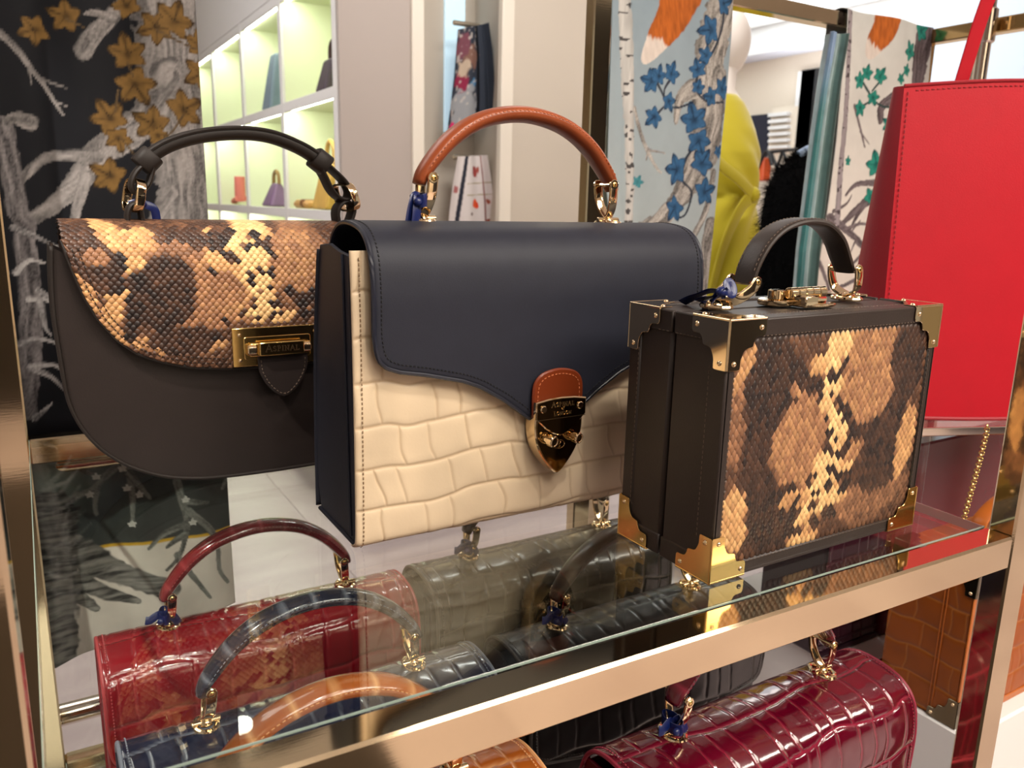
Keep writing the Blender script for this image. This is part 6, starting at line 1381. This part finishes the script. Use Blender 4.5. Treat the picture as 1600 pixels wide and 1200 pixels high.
m = MB(); m.cyl((XB, p[1]-.07, z_+.03), (XB, p[1]-.075, z_+.155), .030, 16); m.build('shaft', PK, t)
t = thing('tan_clutch', 'flat tan clutch lying in front of the gold bag', 'handbag', tuple(onx(490, 328, XW+.06))); p = onx(492, 326, XW+.06)
m = MB(); m.box(XW+.016, XW+.07, p[1]-.02, p[1]+.17, z_, z_+.035, .012); b_ = m.build('body', mat('tan_clutch_leather', rgb(206, 160, 96), .45), t); m = MB(); m.box(XW+.0145, XW+.07, p[1]+.02, p[1]+.07, z_+.004, z_+.038, .008); m.build('flap', mat('brown_clutch_flap', rgb(120, 74, 30), .45), t)

# ------------------------------------------------------------------ two scarves on wall rods inside the recess, bright glass strip
YR = YW+.17
def wall_scarf(top, polyL, polyR, cols, label, seed):
    eL = sorted(pts_at(YR, polyL), key=lambda p: p[1]); eR = sorted(pts_at(YR, polyR), key=lambda p: p[1]); z0 = min(eL[0][1], eR[0][1]); z1 = max(eL[-1][1], eR[-1][1])
    U, V = np.meshgrid(np.linspace(0, 1, 90), np.linspace(0, 1, 140), indexing='ij')
    ZL = eL[0][1]+(eL[-1][1]-eL[0][1])*V; ZR = eR[0][1]+(eR[-1][1]-eR[0][1])*V; Z = ZL+(ZR-ZL)*U
    XL = np.interp(ZL, [p[1] for p in eL], [p[0] for p in eL]); XRr = np.interp(ZR, [p[1] for p in eR], [p[0] for p in eR]); X = XL+(XRr-XL)*U
    C = cols(U, V, X, Z, seed); Y = YR-.02+.008*np.sin(U*11)+.05*np.clip(U-.72, 0, 1)*np.sin(U*30)
    return scarf_mesh('scarf', np.stack([X, Y, Z], -1), C, label)
def dark_cols(U, V, X, Z, s):
    C = np.zeros(U.shape+(3,)); C[:] = rgb3(52, 58, 70)
    for (u, v, r, c, k) in ((.35, .22, .10, rgb3(90, 130, 170), 1), (.5, .45, .09, rgb3(80, 134, 176), 2), (.3, .25, .3, rgb3(150, 152, 156), 3), (.2, .5, .14, rgb3(140, 40, 70), 4), (.1, .08, .06, rgb3(214, 54, 110), 5), (.45, .7, .2, rgb3(130, 96, 84), 6), (.2, .8, .2, rgb3(120, 72, 84), 7), (.25, .62, .14, rgb3(190, 170, 150), 8)):
        d = np.hypot((U-u), (V-v)*1.6)/r+1.6*(fbm(U*9, V*14, s+k)-.5); w = np.clip((1.1-d)/.3, 0, 1)[..., None]; C = C*(1-w)+c*w
    w = np.clip((vnoise(U*16, V*30, s)-.72)/.1, 0, 1)[..., None]*.7*(U < .68)[..., None]; C = C*(1-w)+rgb3(196, 186, 180)*w
    bl = ((U > .62) & (U < .7))[..., None]; C = np.where(bl, rgb3(16, 18, 24), C); C = np.where((V < .06)[..., None] & (U > .2)[..., None], rgb3(20, 22, 30), C)
    return C
def white_cols(U, V, X, Z, s):
    C = np.zeros(U.shape+(3,)); C[:] = rgb3(224, 216, 214)
    for q, w in (([(.16, 0), (.24, .5), (.32, 1.)], .045),):
        c = np.interp(V, [a[1] for a in q], [a[0] for a in q]); C = np.where((np.abs(U-c) < w)[..., None], rgb3(46, 48, 60), C)
    for (u, v, r, c) in ((.62, .80, .09, rgb3(164, 72, 68)), (.56, .84, .05, rgb3(150, 60, 60)), (.72, .84, .05, rgb3(170, 84, 70)), (.58, .42, .07, rgb3(226, 90, 50)), (.66, .40, .05, rgb3(222, 70, 40)), (.55, .08, .07, rgb3(232, 120, 70)), (.92, .45, .05, rgb3(170, 90, 70)), (.9, .2, .05, rgb3(150, 70, 60)), (.1, .6, .07, rgb3(180, 110, 110)), (.5, .3, .025, rgb3(120, 100, 96))):
        d = np.hypot(U-u, (V-v)*1.3)/r+.8*(vnoise(U*26, V*30, s)-.5); w = np.clip((1.05-d)/.25, 0, 1)[..., None]; C = C*(1-w)+c*w
    for v in (.18, .52, .66): C = np.where((np.abs(V-v-.02*U) < .006)[..., None] & (U > .38)[..., None], rgb3(176, 160, 130), C)
    C = np.where((np.abs(U-.84) < .02)[..., None], rgb3(150, 96, 92), C)
    return C
wall_scarf(None, [(712, 47), (706, 120), (700, 170), (694, 214)], [(756, 38), (762, 80), (766, 140), (768, 190)], dark_cols, 'dark multicoloured printed scarf on the upper wall rod, behind the tan handle', 400)
wall_scarf(None, [(712, 245), (704, 290), (699, 330), (696, 372)], [(754, 243), (760, 280), (765, 320), (768, 372)], white_cols, 'white scarf with orange butterflies on the lower wall rod', 420)
RODM = mat('rod_nickel', rgb(206, 196, 180), .25, .9)
for k, (a, b, lab) in enumerate(((708, 776, 'short nickel scarf rod at the top of the wall recess'), (708, 776, 'short nickel scarf rod lower in the wall recess'))):
    y0r = (44, 246)[k]; p = ony(a, y0r, YR); q = ony(b, (36, 243)[k], YR); z = (p[2]+q[2])/2; z = ony(755, (37, 243)[k], YR)[2]-.012
    m = MB(); m.cyl((p[0], YR, z), (1.655, YR, z), .010, 14, cham=.002); tag(m.build('scarf_rod', RODM), lab, 'rod')
p, q = ony(695, 0, YW+.29), ony(724, 240, YW+.29)
m = MB(); m.box(p[0], q[0], YW+.285, YW+.298, ony(700, 206, YW+.29)[2], 1.3); o = m.build('lit_strip', mat('lit_glass', rgb(200, 228, 240), .4, emit=(.62, .85, 1, 1), est=.75), smooth=False); tag(o, 'narrow bluish lit glass strip inside the wall recess', 'lamp')

# black round pouf at the lower right edge of the picture
c = dep(1612, 1215, 1.62); PO = thing('pouf', 'black round leather pouf at the bottom right corner', 'pouf', (c[0], c[1], FLOOR))
m = MB(); h = max(.12, c[2]-FLOOR)
pf = crs([(0.005, .0), (.12, .0), (.155, h*.2), (.165, h*.5), (.155, h*.8), (.12, h*.97), (.005, h)], 5); qq = np.linspace(0, 2*math.pi, 36, endpoint=False)
G = np.stack([np.stack([c[0]+.10+r*np.cos(qq), c[1]+r*np.sin(qq), np.full(36, FLOOR+z)], 1) for r, z in pf]); m.grid(G, wv=True); m.build('cushion', mat('black_leather', rgb(30, 30, 32), .45), PO)
m = MB(); m.torus((c[0]+.10, c[1], FLOOR+h*.5), .166, .004, n=36, m=6); m.build('seam', BLACKIN, PO)
